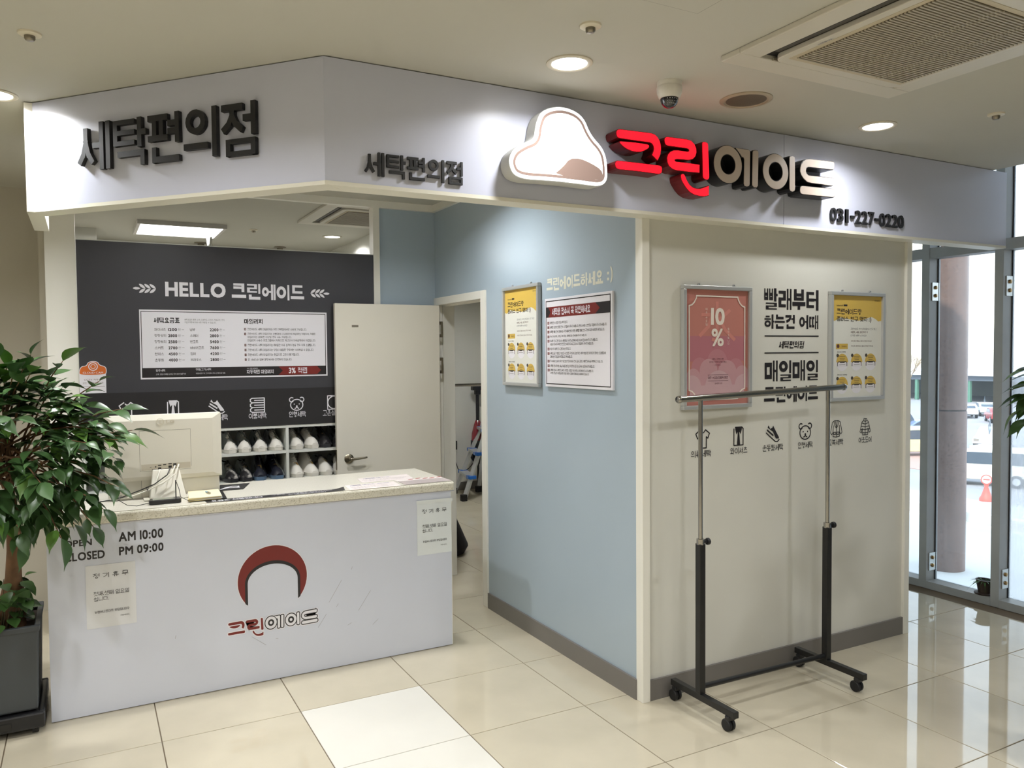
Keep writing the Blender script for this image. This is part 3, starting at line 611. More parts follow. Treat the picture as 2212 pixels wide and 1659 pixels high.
mil = [(1.854,1,'크린에이드 세탁 마일리지는 저희 가맹점에서만 사용이 가능합니다.',1.088),(1.822,2,'크린에이드 세탁 마일리지는 선불결제 시 1,000원에 3%(30원) 적립되며, 적립된',1.148),(1.801,0,'마일리지는 1,000원 이상일 경우 사용 가능합니다.',.985),(1.780,0,'마일리지 사용은 프로그램에서 자동으로 계산되어 이용금액에서 차감됩니다.',1.148),
 (1.748,3,'크린에이드 세탁 마일리지는 100일간 이용 실적이 없을 경우 자동 소멸됩니다.',1.148),(1.716,4,'크린에이드 세탁 마일리지는 당점이 폐점된 경우에는 사용하실 수 없습니다.',1.135),(1.684,5,'크린에이드 세탁 마일리지는 현금으로 교환이 불가합니다.',1.035),(1.652,6,'본 서비스는 일부 매장에서는 운영하지 않습니다.',.985)]
rb = MB()
for z,n,s_,x1 in mil:
    text(t,P_PAN,s_,.697,x1,z-.008,z+.008,.0036,.004,res=1)
    if n: rb.rect(P_PAN,.677,.689,z-.008,z+.008,.0036); text(w_,P_PAN,str(n),.681,.685,z-.005,z+.005,.0042,.0,res=1)
rb.build('number_print', PRINT_BR, bd)
t.build('price_print', PRINT_K, bd); g.build('unit_print', PRINT_G, bd)
text(w_,P_PAN,'할증세탁',.137,.192,1.582,1.597,.0042,.01,res=2); text(w_,P_PAN,'소재, 오염, 디테일 난이도 등에 따라 할증적용',.137,.314,1.560,1.571,.0042,0,res=1)
text(w_,P_PAN,'명품(고가)세탁',.373,.466,1.582,1.599,.0042,.01,res=2); text(w_,P_PAN,'명품브랜드 및 고가의류에 적용 (기본요금 3배)',.373,.552,1.560,1.571,.0042,0,res=1)
text(w_,P_PAN,'쓰는 만큼 혜택받자',.690,.760,1.590,1.598,.0042,0,res=1); text(w_,P_PAN,'자동적립 마일리지',.688,.862,1.558,1.585,.0042,.03); text(w_,P_PAN,'3% 적립',.963,1.086,1.556,1.596,.0048,.03)
w_.build('reversed_print', PRINT_W, bd)
# pictograms (line icons in a unit square)
def circ(cx,cy,r,n=22,sy=1.0): return [(cx+r*math.cos(2*PI*k/n), cy+r*sy*math.sin(2*PI*k/n)) for k in range(n)]
ICON = {
'tee': ([[(-.2,.48),(-.48,.28),(-.36,.02),(-.25,.10),(-.25,-.5),(.25,-.5),(.25,.10),(.36,.02),(.48,.28),(.2,.48)]+[(.14*math.cos(a),.48-.16*math.sin(a)) for a in (.5,1.0,1.57,2.1,2.6)]],[],[]),
'shirt': ([[(-.34,.42),(-.34,-.5),(.34,-.5),(.34,.42),(.24,.5),(-.24,.5)]],[[(-.26,.5),(.26,.5),(.06,.22),(-.06,.22)],[(-.05,.24),(.05,.24),(.12,-.5),(-.12,-.5)],[(-.26,.46),(-.16,.10),(-.02,.30)],[(.26,.46),(.16,.10),(.02,.30)]],[]),
'shoe': ([[(-.52,.06),(.18,-.46),(.34,-.48),(.50,-.36)]],[[(-.36,.50),(-.42,.36),(.0,.10),(.22,-.30),(.46,-.30),(.46,-.22),(.08,.34),(.02,.46),(-.06,.34),(-.22,.28)],[(-.46,.28),(-.48,.18),(.0,-.16),(.06,-.08)]],[]),
'towel': ([[(-.36,.5),(.48,.5)],[(-.36,.5),(-.48,.42),(-.48,.27),(-.36,.18),(.48,.18)],[(-.36,.16),(-.48,.08),(-.48,-.07),(-.36,-.16),(.48,-.16)],[(-.36,-.18),(-.48,-.27),(-.48,-.42),(-.36,-.5),(.48,-.5),(.48,.5)],[(-.2,.34),(.48,.34)],[(-.2,0),(.48,0)],[(-.2,-.34),(.48,-.34)]],[],[]),
'teddy': ([circ(0,-.08,.44,26,.9)+[(.44,-.08)],circ(-.36,.30,.16,14)[2:13],circ(.36,.30,.16,14)[-5:]+circ(.36,.30,.16,14)[:6],[(-.14,-.34),(-.06,-.30),(0,-.25),(.06,-.30),(.14,-.34)]],[circ(-.18,-.02,.045,10),circ(.18,-.02,.045,10),circ(0,-.18,.07,10)],[]),
'square': ([[(-.48,-.5),(-.48,.5),(.48,.5),(.48,-.5),(-.48,-.5)],circ(0,0,.46,26)+[(.46,0)]],[],[]),
'jacket': ([[(-.16,.5),(-.34,.40),(-.50,-.22),(-.40,-.34),(-.28,-.2),(-.26,.2),(-.28,-.46),(0,-.5),(.28,-.46),(.26,.2),(.28,-.2),(.40,-.34),(.50,-.22),(.34,.40),(.16,.5),(-.16,.5)],[(-.2,.46),(-.12,.16),(0,.06),(.12,.16),(.2,.46)],[(-.08,.46),(0,.1),(.08,.46)],[(0,.06),(0,-.5)],[(-.22,-.2),(-.06,-.2),(-.06,-.34),(-.22,-.34),(-.22,-.2)],[(.22,-.2),(.06,-.2),(.06,-.34),(.22,-.34),(.22,-.2)]],[],[]),
'padded': ([[(-.12,.5),(.12,.5),(.16,.38),(.3,.30),(.48,-.30),(.36,-.36),(.26,-.10),(.24,-.5),(-.24,-.5),(-.26,-.10),(-.36,-.36),(-.48,-.30),(-.3,.30),(-.16,.38),(-.12,.5)],[(-.3,.24),(0,.16),(.3,.24)],[(-.38,.04),(0,.0),(.38,.04)],[(-.44,-.16),(-.26,-.14),(0,-.18),(.26,-.14),(.44,-.16)],[(-.25,-.36),(0,-.38),(.25,-.36)],[(-.16,.38),(0,.32),(.16,.38)],[(0,.5),(0,-.5)]],[],[])}
def icon(pl, kind, c, sz, w, lw, sy=1.0):
    mb = MB(); ln, fl_, _ = ICON[kind]
    for q in ln: mb.stroke(pl, [(c[0]+x*sz, c[1]+y*sz*sy) for x,y in q], lw, w)
    for k_, q in enumerate(fl_): mb.prism(pl, [(c[0]+x*sz, c[1]+y*sz*sy) for x,y in q], None, w+.0005+k_*1e-5)
    return mb
for kind, cx, lab, u0, u1 in (('tee',-.03,'의류세탁',-.085,.025),('shirt',.232,'와이셔츠',.175,.29),('shoe',.496,'운동화세탁',.428,.562),('towel',.752,'이불세탁',.695,.809),('teddy',1.012,'인형세탁',.959,1.072),('square',1.27,'고온살균',1.19,1.31)):
    icon(P_PAN, kind, (cx,1.348), .094, .004, .0065).build('icon_print', PRINT_W, pn)
    t = MB(); text(t,P_PAN,lab,u0,u1,1.258,1.296,.004,.012); t.build('icon_label_print', PRINT_W, pn)
# shoe shelf unit
sh = thing('shoe_shelf', 'white shoe shelf unit below the charcoal panel', 'shelf', (.64,1.93,0))
for z in (.02,.43,.820,1.014,1.187):
    MB().box(-.27,1.556,1.752,2.09,z,z+.019).build('shelf_board', SHELF_M, sh)
for x in (-.286,.325,.936,1.551): MB().box(x,x+.019,1.75,2.10,0,1.205).build('upright', SHELF_M, sh)
MB().box(-.286,1.57,2.095,2.105,0,1.205).build('back_panel', SHELF_M, sh)
# cloud-shaped security sticker
st = thing('security_sticker', 'orange cloud shaped security sticker on the charcoal panel', 'sticker', (-.21,1.748,1.455))
cl = smooth_poly([(-.287,1.585),(-.275,1.62),(-.245,1.622),(-.235,1.648),(-.19,1.650),(-.178,1.625),(-.145,1.618),(-.141,1.585),(-.150,1.57),(-.28,1.57)],2)
MB().rect(P_PAN,-.286,-.143,1.457,1.585,.0022).build('backing', PRINT_W, st); MB().prism(P_PAN, offset_poly(cl,.004), None, .0026).build('rim', PRINT_W, st)
MB().prism(P_PAN, cl, None, .003).build('cloud', mat('sticker_orange', rgb(206,104,40), .4), st)
MB().ring(P_PAN,(-.212,1.620),.026,.021,.0032,.0034).ring(P_PAN,(-.212,1.620),.014,.011,.0032,.0034).build('lens_print', PRINT_W, st)
t = MB(); text(t,P_PAN,'CLOUD CAM',-.268,-.158,1.577,1.588,.0035,.01,res=2); t.build('lettering', PRINT_W, st)
t = MB(); text(t,P_PAN,'CCTV 작동중',-.262,-.170,1.535,1.545,.0026,0,res=1); text(t,P_PAN,'보안 경비 구역 24시간',-.270,-.158,1.515,1.525,.0026,0,res=1); t.rect(P_PAN,-.280,-.150,1.498,1.4995,.0026); t.build('small_print', PRINT_BR, st)

# ---- shoes
def shoe_meshes(high=0.0, wide=1.0, clog=False):
    L_, n = .265, 12; up_, so = MB(), MB(); T = [0,.03,.08,.16,.28,.42,.56,.70,.85,.96,1.0]
    def wid(t): return .92*wide*(.034 + .016*math.sin(min(1,t/.30)*PI/2) - .010*max(0,(t-.38)) ) * (0.66 if t==0 else .88 if t<.05 else 1) * (.7 if t>=1 else 1)
    def hei(t): return 1.15*(.034 + .030*min(1,t/.12) + (.045*max(0,min(1,(t-.15)/.5)) if not clog else .040*max(0,min(1,(t-.1)/.35))) + high*max(0,min(1,(t-.35)/.35)))
    for i,t in enumerate(T):
        y = -L_/2 + L_*t; w, h_ = wid(t), hei(t)
        for k in range(n):
            a = 2*PI*k/n; cx, cz = math.cos(a), math.sin(a); q = 1.0 - .22*max(0,cz)*min(1,t/.3)
            up_.v.append((w*cx*q*(1 if abs(cx)>.5 else 1), y, .022 + (h_-.022)*max(0,cz) if cz > 0 else .020))
            so.v.append(((w+.004)*cx, y - (.004 if i==0 else -.004 if i==len(T)-1 else 0), .026 if cz > -.1 else .001))
        if i:
            for k in range(n):
                f = ((i-1)*n+k,(i-1)*n+(k+1)%n,i*n+(k+1)%n,i*n+k); up_.f.append(f); so.f.append(f)
    for mb in (up_,so): mb.f.append(tuple(range(n))); mb.f.append(tuple((len(T)-1)*n+k for k in range(n))[::-1])
    lc = MB()
    if not clog:
        for k in range(5):
            t = .33+.075*k; y = -L_/2+L_*t; z = hei(t)+.002; w = wid(t)*.40
            lc.tube([(-w,y,z-.006),(0,y-.003,z+.001),(w,y,z-.006)], .0026, 5)
            lc.tube([(-w,y,z-.006),(w,y+L_*.075,hei(t+.075)-.004)], .0022, 4)
    tg = MB().obox((.008,-L_/2+L_*.30,hei(.30)+.003),(.012,-L_/2+L_*.24,hei(.24)-.006),.006,.002); tg.obox((-.010,-L_/2+L_*.31,hei(.31)+.003),(.010,-L_/2+L_*.30,hei(.30)+.004),.003,.002)
    op = MB().add([(.026*math.cos(2*PI*k/16)*wide, L_*.26+.045*math.sin(2*PI*k/16), hei(.85)+.001) for k in range(16)],[tuple(range(16))])
    wr_ = MB(); rnd_ = random.Random(3)
    for v in up_.v: wr_.v.append((v[0]*1.10+rnd_.uniform(-.003,.003), v[1]*1.05+rnd_.uniform(-.003,.003), v[2]*1.06+rnd_.uniform(0,.004)))
    wr_.f = list(up_.f)
    return up_, so, lc, tg, op, wr_
SHOE_W = mat('white_canvas', rgb(226,222,214), .55, var=.03, vscale=30); SOLE_W = mat('white_sole', rgb(222,218,208), .45); SHOE_K = mat('black_shoe', rgb(30,29,31), .4, var=.2, vscale=20)
SHOE_P = mat('patterned_shoe', rgb(34,33,36), .3, speck=rgb(190,186,180), sscale=22); SHOE_N = mat('navy_shoe', rgb(30,32,44), .4); TAG_G = mat('gold_tag', rgb(204,160,66), .45); SOLE_D = mat('dark_sole', rgb(46,46,50), .4); SOLE_B = mat('blue_sole', rgb(92,116,142), .4)
def shoe(label, x, z, um, sm, rz=0, wrap=True, grp=None, **kw):
    t = thing('shoe', label, 'shoe', (x,1.888,z), grp, rz); up_, so, lc, tg, op, wr_ = shoe_meshes(**kw)
    up_.build('upper', um, t, smooth=True, local=True); so.build('sole', sm, t, smooth=True, local=True); op.build('opening', DARKHOLE, t, local=True)
    if lc.v: lc.build('laces', um, t, local=True)
    tg.build('tag', TAG_G, t, local=True)
    if wrap: wr_.build('plastic_wrap', WRAP, t, smooth=True, local=True)
    return t
zt_, zb_ = 1.0335, .8395
g1, g2 = 'shoes on the upper row', 'shoes on the lower row'
shoe('leftmost wrapped white low sneaker on the upper shelf row', .578, zt_, SHOE_W, SOLE_W, .06, grp=g1)
shoe('second wrapped white low sneaker on the upper shelf row', .677, zt_, SHOE_W, SOLE_W, -.05, grp=g1)
shoe('chunky white sneaker, third from left on the upper row', .776, zt_, SHOE_W, SOLE_W, 0, grp=g1, wide=1.02, high=.004)
shoe('chunky white sneaker just left of the shelf divider, upper row', .876, zt_, SHOE_W, SOLE_W, .06, grp=g1, wide=1.02, high=.004)
shoe('white sneaker with gold tag just right of the divider, upper row', 1.014, zt_, SHOE_W, SOLE_W, .08, grp=g1, high=.004)
shoe('white sneaker leaning outward beside the black pair, upper row', 1.113, zt_, SHOE_W, SOLE_W, .16, grp=g1, high=.004)
shoe('black shoe with gold tag on the upper row', 1.212, zt_, SHOE_K, SOLE_D, .05, grp=g1, high=.004)
shoe('black shoe half hidden by the door edge, upper row', 1.311, zt_, SHOE_K, SOLE_D, 0, grp=g1, high=.004)
shoe('leftmost patterned black sneaker on the lower row', .577, zb_, SHOE_P, SOLE_D, .12, grp=g2)
shoe('second patterned black sneaker on the lower row', .677, zb_, SHOE_P, SOLE_D, .02, grp=g2)
shoe('bulky navy shoe with pale blue sole, lower row', .778, zb_, SHOE_N, SOLE_B, -.10, grp=g2, wide=1.02, high=.03)
shoe('bulky navy shoe touching the divider, lower row', .878, zb_, SHOE_N, SOLE_B, .08, grp=g2, wide=1.02, high=.03)
shoe('white high top sneaker just right of the divider, lower row', 1.014, zb_, SHOE_W, SOLE_W, .05, False, g2, high=.03)
shoe('white high top sneaker leaning toward the clogs, lower row', 1.112, zb_, SHOE_W, SOLE_W, .14, False, g2, high=.035)
shoe('white clog with round toe on the lower row', 1.212, zb_, SHOE_W, SOLE_W, .10, True, g2, clog=True, wide=1.02)
shoe('white clog half hidden by the door edge, lower row', 1.312, zb_, SHOE_W, SOLE_W, 0, True, g2, clog=True, wide=1.02)

# ================================================================== things on the counter
pc = thing('computer_monitor', 'white all-in-one computer seen from behind on the counter', 'computer', (.10,.73,.95))
b = MB(); n = 6       # bulged rear shell
prof = [(-.180,1.052),(-.180,1.372),(-.172,1.381),(.366,1.381),(.374,1.372),(.374,1.052)]
PM = plane((0,.745,0),(1,0,0),(0,0,1),(0,-1,0))
b.prism(PM, [(-.176,1.046),(.372,1.044),(.374,1.050),(.374,1.374),(.368,1.381),(-.174,1.381),(-.180,1.374),(-.180,1.050)], 0, .027); b.build('bezel_shell', PC_M, pc, bevel=.003)
def frustum(pl, a, b_, w0, w1):
    m = MB(); (u0,u1,v0,v1),(s0,s1,t0,t1) = a, b_
    return m.add([pl(u0,v0,w0),pl(u1,v0,w0),pl(u1,v1,w0),pl(u0,v1,w0),pl(s0,t0,w1),pl(s1,t0,w1),pl(s1,t1,w1),pl(s0,t1,w1)],[(4,5,6,7),(0,1,5,4),(1,2,6,5),(2,3,7,6),(3,0,4,7)])
frustum(PM,(-.176,.370,1.048,1.378),(-.135,.330,1.066,1.352),.027,.036).build('rear_shell', PC_M, pc, bevel=.006)
MB().rect(PM,-.168,.362,.956,1.046,.014,.002).build('lower_chin', PC_M, pc, bevel=.002)
MB().rect(PM,-.016,-.0150,.958,1.044,.0146).build('chin_seam', DARKHOLE, pc)
sm_ = MB()
for q in ((-.021,.221,1.2985,1.300),(-.0222,-.0208,1.093,1.300),(.2202,.2214,1.106,1.300),(-.021,.221,1.092,1.093)): sm_.rect(PM,*q,.0366)
sm_.build('cover_seam', mat('seam_shadow', rgb(120,114,98), .7), pc)
MB().rect(PM,-.016,.217,1.098,1.128,.0364).build('port_recess', mat('port_strip', rgb(206,198,180), .5), pc)
pb = MB()
for q in ((.062,.078,1.117,1.122),(.086,.101,1.119,1.124),(.111,.127,1.122,1.127),(.062,.077,1.098,1.109),(.111,.127,1.104,1.115),(.134,.150,1.111,1.125),(.048,.054,1.110,1.116),(.024,.031,1.111,1.113)): pb.rect(PM,*q,.0372)
pb.build('ports', BLACK_PL, pc)
t = MB(); text(t,PM,'LG',.106,.144,1.334,1.351,.0364,.02,.0012); t.ring(PM,(.077,1.343),.018,.0155,.0364,.0376,28); t.rect(PM,.076,.078,1.334,1.352,.0374,.0364).rect(PM,.076,.086,1.334,1.336,.0374,.0364); t.build('embossed_logo', mat('embossed', rgb(220,212,192), .35), pc)
st_ = MB(); st_.add([(.036,.700,1.100),(.160,.700,1.100),(.190,.640,.952),(.016,.640,.952),(.036,.720,1.100),(.160,.720,1.100),(.190,.72,.952),(.016,.72,.952)],[(0,3,2,1),(4,5,6,7),(0,1,5,4),(1,2,6,5),(2,3,7,6),(3,0,4,7)]); st_.build('stand', PC_M, pc, bevel=.004)
MB().box(-.01,.215,.64,.86,.9505,.957).build('stand_foot', PC_M, pc, bevel=.002)
MB().rect(plane((0,.702,0),(1,0,0),(0,0,1),(0,-1,0)),.033,.163,1.098,1.1015,.0).build('stand_joint', DARKHOLE, pc)
for nm, m, path, r in (('power_cable',BLACK_PL,[(.119,.70,1.104),(.10,.655,1.075),(.04,.64,1.035),(-.03,.63,1.01),(-.11,.62,.985),(-.17,.62,.975),(-.24,.64,.965)],.0028),
  ('white_cable',PC_M,[(.142,.70,1.115),(.125,.66,1.085),(.07,.645,1.045),(.0,.635,1.012),(-.09,.625,.985),(-.16,.62,.978),(-.22,.64,.968)],.003),
  ('white_cable',PC_M,[(.160,.70,1.120),(.140,.65,1.080),(.08,.64,1.038),(.0,.63,1.005),(-.08,.622,.981),(-.15,.62,.972)],.0034),
  ('white_cable',PC_M,[(.070,.70,1.100),(.058,.66,1.075),(.050,.645,1.050)],.0028)):
    MB().tube(path, r, 7).build(nm, m, pc, smooth=True)
MB().tube([(.008,.620,1.012),(-.004,.634,1.02),(.012,.64,1.022),(.004,.622,1.006)],.0018,5).tube([(-.12,.61,.978),(-.13,.622,.992),(-.11,.63,.99)],.0018,5).build('cable_tie', BLACK_PL, pc)
# signature pad with pen antenna
sp = thing('signature_pad', 'small black signature pad with upright stylus in front of the computer', 'signature pad', (.085,.56,.95))
MB().prism(plane((0,0,0),(1,0,0),(0,1,0),(0,0,1)),[(.008,.512),(.146,.512),(.152,.530),(.150,.585),(.012,.585),(.004,.530)],.951,.972).build('body', BLACK_PL, sp, bevel=.004)
MB().box(.022,.118,.528,.572,.972,.9728).build('screen', mat('pad_screen', rgb(126,132,118), .15), sp)
MB().box(.128,.133,.560,.565,.970,1.058).build('stylus', BLACK_PL, sp)
MB().tube([(.133,.562,1.05),(.146,.56,1.01),(.150,.545,.975),(.185,.525,.955),(.23,.515,.953),(.25,.53,.955)],.0016,6).tube([(.008,.55,.957),(-.05,.52,.953),(-.09,.55,.955),(-.13,.62,.975)],.0018,6).build('cord', BLACK_PL, sp)
# notebook pile and lighter-like marker
nb = thing('notebook_pile', 'worn cream notebook on a black clipboard beside the computer', 'notebook', (.26,.60,.95))
def quadslab(pts, z0, z1): return MB().prism(plane((0,0,0),(1,0,0),(0,1,0),(0,0,1)), pts, z0, z1)
quadslab([(.190,.500),(.365,.505),(.378,.74),(.225,.76)],.9505,.955).build('clipboard', BLACK_PL, nb)
for k,(m_,d) in enumerate(((mat('old_paper', rgb(206,188,128), .7),0),(PAPER,.004),(mat('old_paper', rgb(206,188,128), .7),-.003),(mat('page_cream', rgb(232,222,190), .6, var=.04, vscale=30),.002))):
    quadslab([(.182+d,.495+d),(.338+d,.500-d),(.352+d,.72),(.205-d,.735+d)],.955+k*.004,.9588+k*.004).build('pages', m_, nb)
mk = thing('marker_cap', 'small pale blue and chrome marker lying on the notebook', 'marker', (.29,.60,.9712))
MB().cyl((.292,.575,.976),(.287,.600,.976),.0055,12).build('tip', CHROME, mk, smooth=True); MB().cyl((.287,.600,.976),(.281,.632,.976),.005,12).build('barrel', mat('pale_blue_plastic', rgb(150,180,192), .3), mk, smooth=True)
# counter strip sticker, cards, papers
stp = thing('counter_sticker', 'black strip sticker along the front edge of the counter top', 'sticker', (.61,.47,.95))
quadslab([(.262,.440),(.945,.440),(.962,.455),(.985,.555),(.972,.552),(.930,.512),(.27,.512),(.258,.50)],.9502,.9510).build('strip', PANEL_B, stp)
t = MB(); text(t,P_TOP,'요금은 선불입니다',.285,.535,.455,.497,.0013,.03); text(t,P_TOP,'명품및 고가상품은 접수시 미리',.585,.90,.480,.503,.0013,.01); text(t,P_TOP,'꼭 말씀해주세요!',.66,.86,.450,.472,.0013,.01); t.build('lettering', PRINT_W, stp)
pad = thing('mouse_pad', 'black mat with a white swoosh drawing beside the computer', 'mat', (.46,.87,.95))
quadslab([(.335,.775),(.490,.770),(.556,.960),(.40,.972)],.9502,.9525).build('sheet', PANEL_B, pad)
t = MB()
for k in range(4): t.stroke(P_TOP,[(.37+.012*k,.80+.02*k),(.42+.012*k,.84+.02*k),(.46+.008*k,.835+.018*k),(.478,.825+.01*k)],.010-.001*k,.0029)
t.build('swoosh_print', PRINT_W, pad)
def paper(label, pts, lines, m=PAPER, z=.9503):
    o = thing('paper_sheet', label, 'paper', (sum(p[0] for p in pts)/4, sum(p[1] for p in pts)/4, .95))
    quadslab(pts, z, z+.0010).build('sheet', m, o)
    for mm, rows in lines:
        t = MB()
        for s_,u0,u1,v0,v1 in rows: text(t,P_TOP,s_,u0,u1,v0,v1,z-.95+.0014,.01,res=1)
        t.build('lettering', mm, o)
    return o
INK_B = mat('blue_grey_ink', rgb(120,122,150), .5); INK_L = mat('pale_ink', rgb(176,168,172), .5)
PINKP = mat('pinkish_paper', rgb(232,222,220), .45); LILAC = mat('grey_lilac_paper', rgb(178,166,164), .5)
paper('white price sheet next to the black strip on the counter', [(.985,.432),(1.275,.432),(1.285,.590),(1.000,.595)], [(INK_B,[('세탁물 맡기기',1.02,1.16,.55,.58),('안내문',1.18,1.25,.55,.575)]),(INK_L,[('접수 후 취소 및 환불이 어렵습니다',1.01,1.25,.50,.52),('세탁물은 찾아가실 때 확인하세요',1.01,1.25,.465,.485)])], PINKP)
paper('white price sheet farther back on the counter top', [(1.115,.640),(1.425,.635),(1.450,.815),(1.135,.800)], [(INK_B,[('세탁물 맡기기',1.16,1.32,.755,.785)]),(INK_L,[('접수 후 취소 및 환불이 어렵습니다',1.14,1.41,.71,.73),('세탁물은 찾아가실 때 확인하세요',1.14,1.38,.67,.69)])], PINKP)
pp = paper('lilac leaflet with red pictures at the right end of the counter', [(1.300,.440),(1.583,.442),(1.583,.622),(1.310,.622)], [(INK_L,[('안심 세탁 서비스',1.33,1.53,.50,.53),('신발 가방 이불 커튼 카페트',1.33,1.55,.46,.48)])], LILAC, .9516)
MB().rect(P_TOP,1.30,1.583,.565,.620,.0030).build('white_header', PINKP, pp)
t = MB()
for x,y in ((1.37,.585),(1.42,.60),(1.50,.578),(1.55,.592),(1.46,.585)): t.prism(P_TOP, leafp((x,y), .5, .05,.02), None, .0034)
t.build('red_picture', mat('picture_red', rgb(150,66,58), .5), pp)

# ================================================================== posters and wall prints
YEL = mat('poster_yellow', rgb(208,176,84), .4); OFFW = mat('poster_white', rgb(222,222,214), .4); ROSE_A = mat('poster_terracotta', rgb(188,124,114), .45); ROSE_B = mat('poster_rose', rgb(178,114,124), .45); CL1 = mat('poster_cloud_1', rgb(184,126,134), .45); CL2 = mat('poster_cloud_2', rgb(192,148,154), .45); CL3 = mat('poster_cloud_3', rgb(196,162,168), .45); LINE_W = mat('poster_line', rgb(232,222,212), .4); FAINT = mat('poster_faint', rgb(204,134,124), .45); PLUM = mat('poster_plum', rgb(96,52,64), .5)  # yellow and rose tones paled to hold the glare of a clear cover
def snap_frame(pl, u0,u1,v0,v1, label, hooks=True):
    o = thing('poster_frame', label, 'framed poster', pl((u0+u1)/2, v0, 0)); f = .020
    for q in ((u0,u1,v1-f,v1),(u0,u1,v0,v0+f),(u0,u0+f,v0+f,v1-f),(u1-f,u1,v0+f,v1-f)): MB().rect(pl,*q,.026,.001).build('frame_profile', ALU, o, bevel=.003)
    MB().rect(pl,u0+.005,u1-.005,v0+.005,v1-.005,.012,.002).build('backing', OFFW, o)
    if hooks:
        for u in (u0+.11*(u1-u0)/.45*1.0, u1-.11*(u1-u0)/.45): MB().ring(pl,(u,v1+.006),.007,.003,.004,.010,12).build('hanger', ALU, o)
    return o
def yellow_poster(pl, u0,u1,v0,v1, label):
    o = snap_frame(pl,u0,u1,v0,v1,label); U = lambda a: u0+.02+(u1-u0-.04)*a; V = lambda b: v1-.02-(v1-v0-.04)*b; w = .0125
    top = [(U(0),V(0))]+[(U(a),V(b)) for a,b in ((0,.235),(.04,.25),(.09,.24),(.16,.215),(.25,.225),(.4,.235),(.52,.245),(.62,.235),(.72,.215),(.80,.205),(.88,.225),(.94,.25),(1,.24))]+[(U(1),V(0))]
    MB().prism(pl, top, None, w).build('yellow_field', YEL, o)
    t = MB(); text(t,pl,'크린에이드랑',U(.09),U(.585),V(.185),V(.13),w+.0006,.022); text(t,pl,'플러스 친구 맺자 :)',U(.09),U(.79),V(.265),V(.205),w+.0006,.022)
    text(t,pl,'kakaotalk',U(.09),U(.215),V(.105),V(.09),w+.0006,.01,res=1); t.rect(pl,U(.225),U(.30),V(.105),V(.088),w+.0006); text(t,pl,'크린에이드',U(.85),U(.965),V(.05),V(.036),w+.0006,.01,res=1)
    text(t,pl,'플러스친구 등록방법',U(.105),U(.27),V(.56),V(.547),w+.0006,.01,res=1); text(t,pl,'크린에이드 등록방법',U(.105),U(.30),V(.785),V(.772),w+.0006,.01,res=1)
    t.build('heading_print', PRINT_K, o)
    t = MB(); text(t,pl,'크린에이드 카카오톡 플러스 친구 맺고',U(.37),U(.90),V(.335),V(.315),w+.0006,0,res=1); text(t,pl,'다양한 혜택 누리세요!!',U(.37),U(.69),V(.402),V(.383),w+.0006,0,res=1); t.build('body_print', PRINT_G, o)
    t = MB(); text(t,pl,'이벤트, 세일, 할인쿠폰 등',U(.37),U(.72),V(.370),V(.350),w+.0006,.015,res=1); text(t,pl,'카카오톡 친구탭에서 플러스친구를 추가하세요',U(.38),U(.80),V(.455),V(.440),w+.0006,0,res=1); text(t,pl,'카카오톡 크린에이드로 플러스친구를 추가하세요',U(.38),U(.83),V(.503),V(.488),w+.0006,0,res=1); t.build('accent_print', PRINT_BR, o)
    MB().rect(pl,U(.08),U(.315),V(.525),V(.473),w).build('yellow_button', YEL, o)
    t = MB(); text(t,pl,'크린에이드',U(.185),U(.295),V(.507),V(.492),w+.0006,.01,res=1); t.prism(pl,circ(U(.12),V(.497),.011,14),None,w+.0006); t.build('button_print', PRINT_BR, o)
    for r_, b0 in enumerate((.655,.88)):
        for c_, a0 in enumerate((.205,.495,.780)):
            yb, wb_, kb = MB(), MB(), MB(); cx, cy = U(a0), V(b0); R_ = (u1-u0)*.108
            wb_.prism(pl,circ(cx,cy,R_,26),None,w); yb.prism(pl,[(cx+R_*.98*math.cos(PI*k/16), cy+R_*.98*math.sin(PI*k/16)) for k in range(17)],None,w+.0005)
            kb.prism(pl,circ(cx-R_*.78,cy+R_*.78,.010,12),None,w+.0012)
            kb.stroke(pl,[(cx-R_*.78,cy-R_*.42),(cx-R_*.78,cy-R_*.06),(cx-R_*.62,cy+.06*R_),(cx+R_*.62,cy+.06*R_),(cx+R_*.78,cy-R_*.06),(cx+R_*.78,cy-R_*.42)],.0045,w+.001); kb.rect(pl,cx-R_*.4,cx+R_*.4,cy-.08*R_,cy+.08*R_,w+.001)
            wb_.rect(pl,cx-R_*.70,cx+R_*.70,cy-R_*.42,cy-R_*.0,w+.0008)
            for k in range(3): kb.rect(pl,cx-R_*(.52-.08*k),cx+R_*(.52-.08*k),cy+R_*(.66-.2*k),cy+R_*(.70-.2*k),w+.0009)
            kb.rect(pl,cx-R_*.5,cx+R_*.5,cy-R_*.30,cy-R_*.26,w+.001)
            yb.build('step_yellow_print', YEL, o); wb_.build('step_white_print', PRINT_W, o); kb.build('step_dark_print', mat('poster_dark', rgb(70,64,56), .5), o)
    return o
yellow_poster(P_WALL, 3.326,3.772,1.40,2.002, 'yellow and white framed poster on the white wall near the window')
yellow_poster(P_BLUE, -.668,-.222,1.483,2.083, 'yellow and white framed poster on the blue wall by the door')
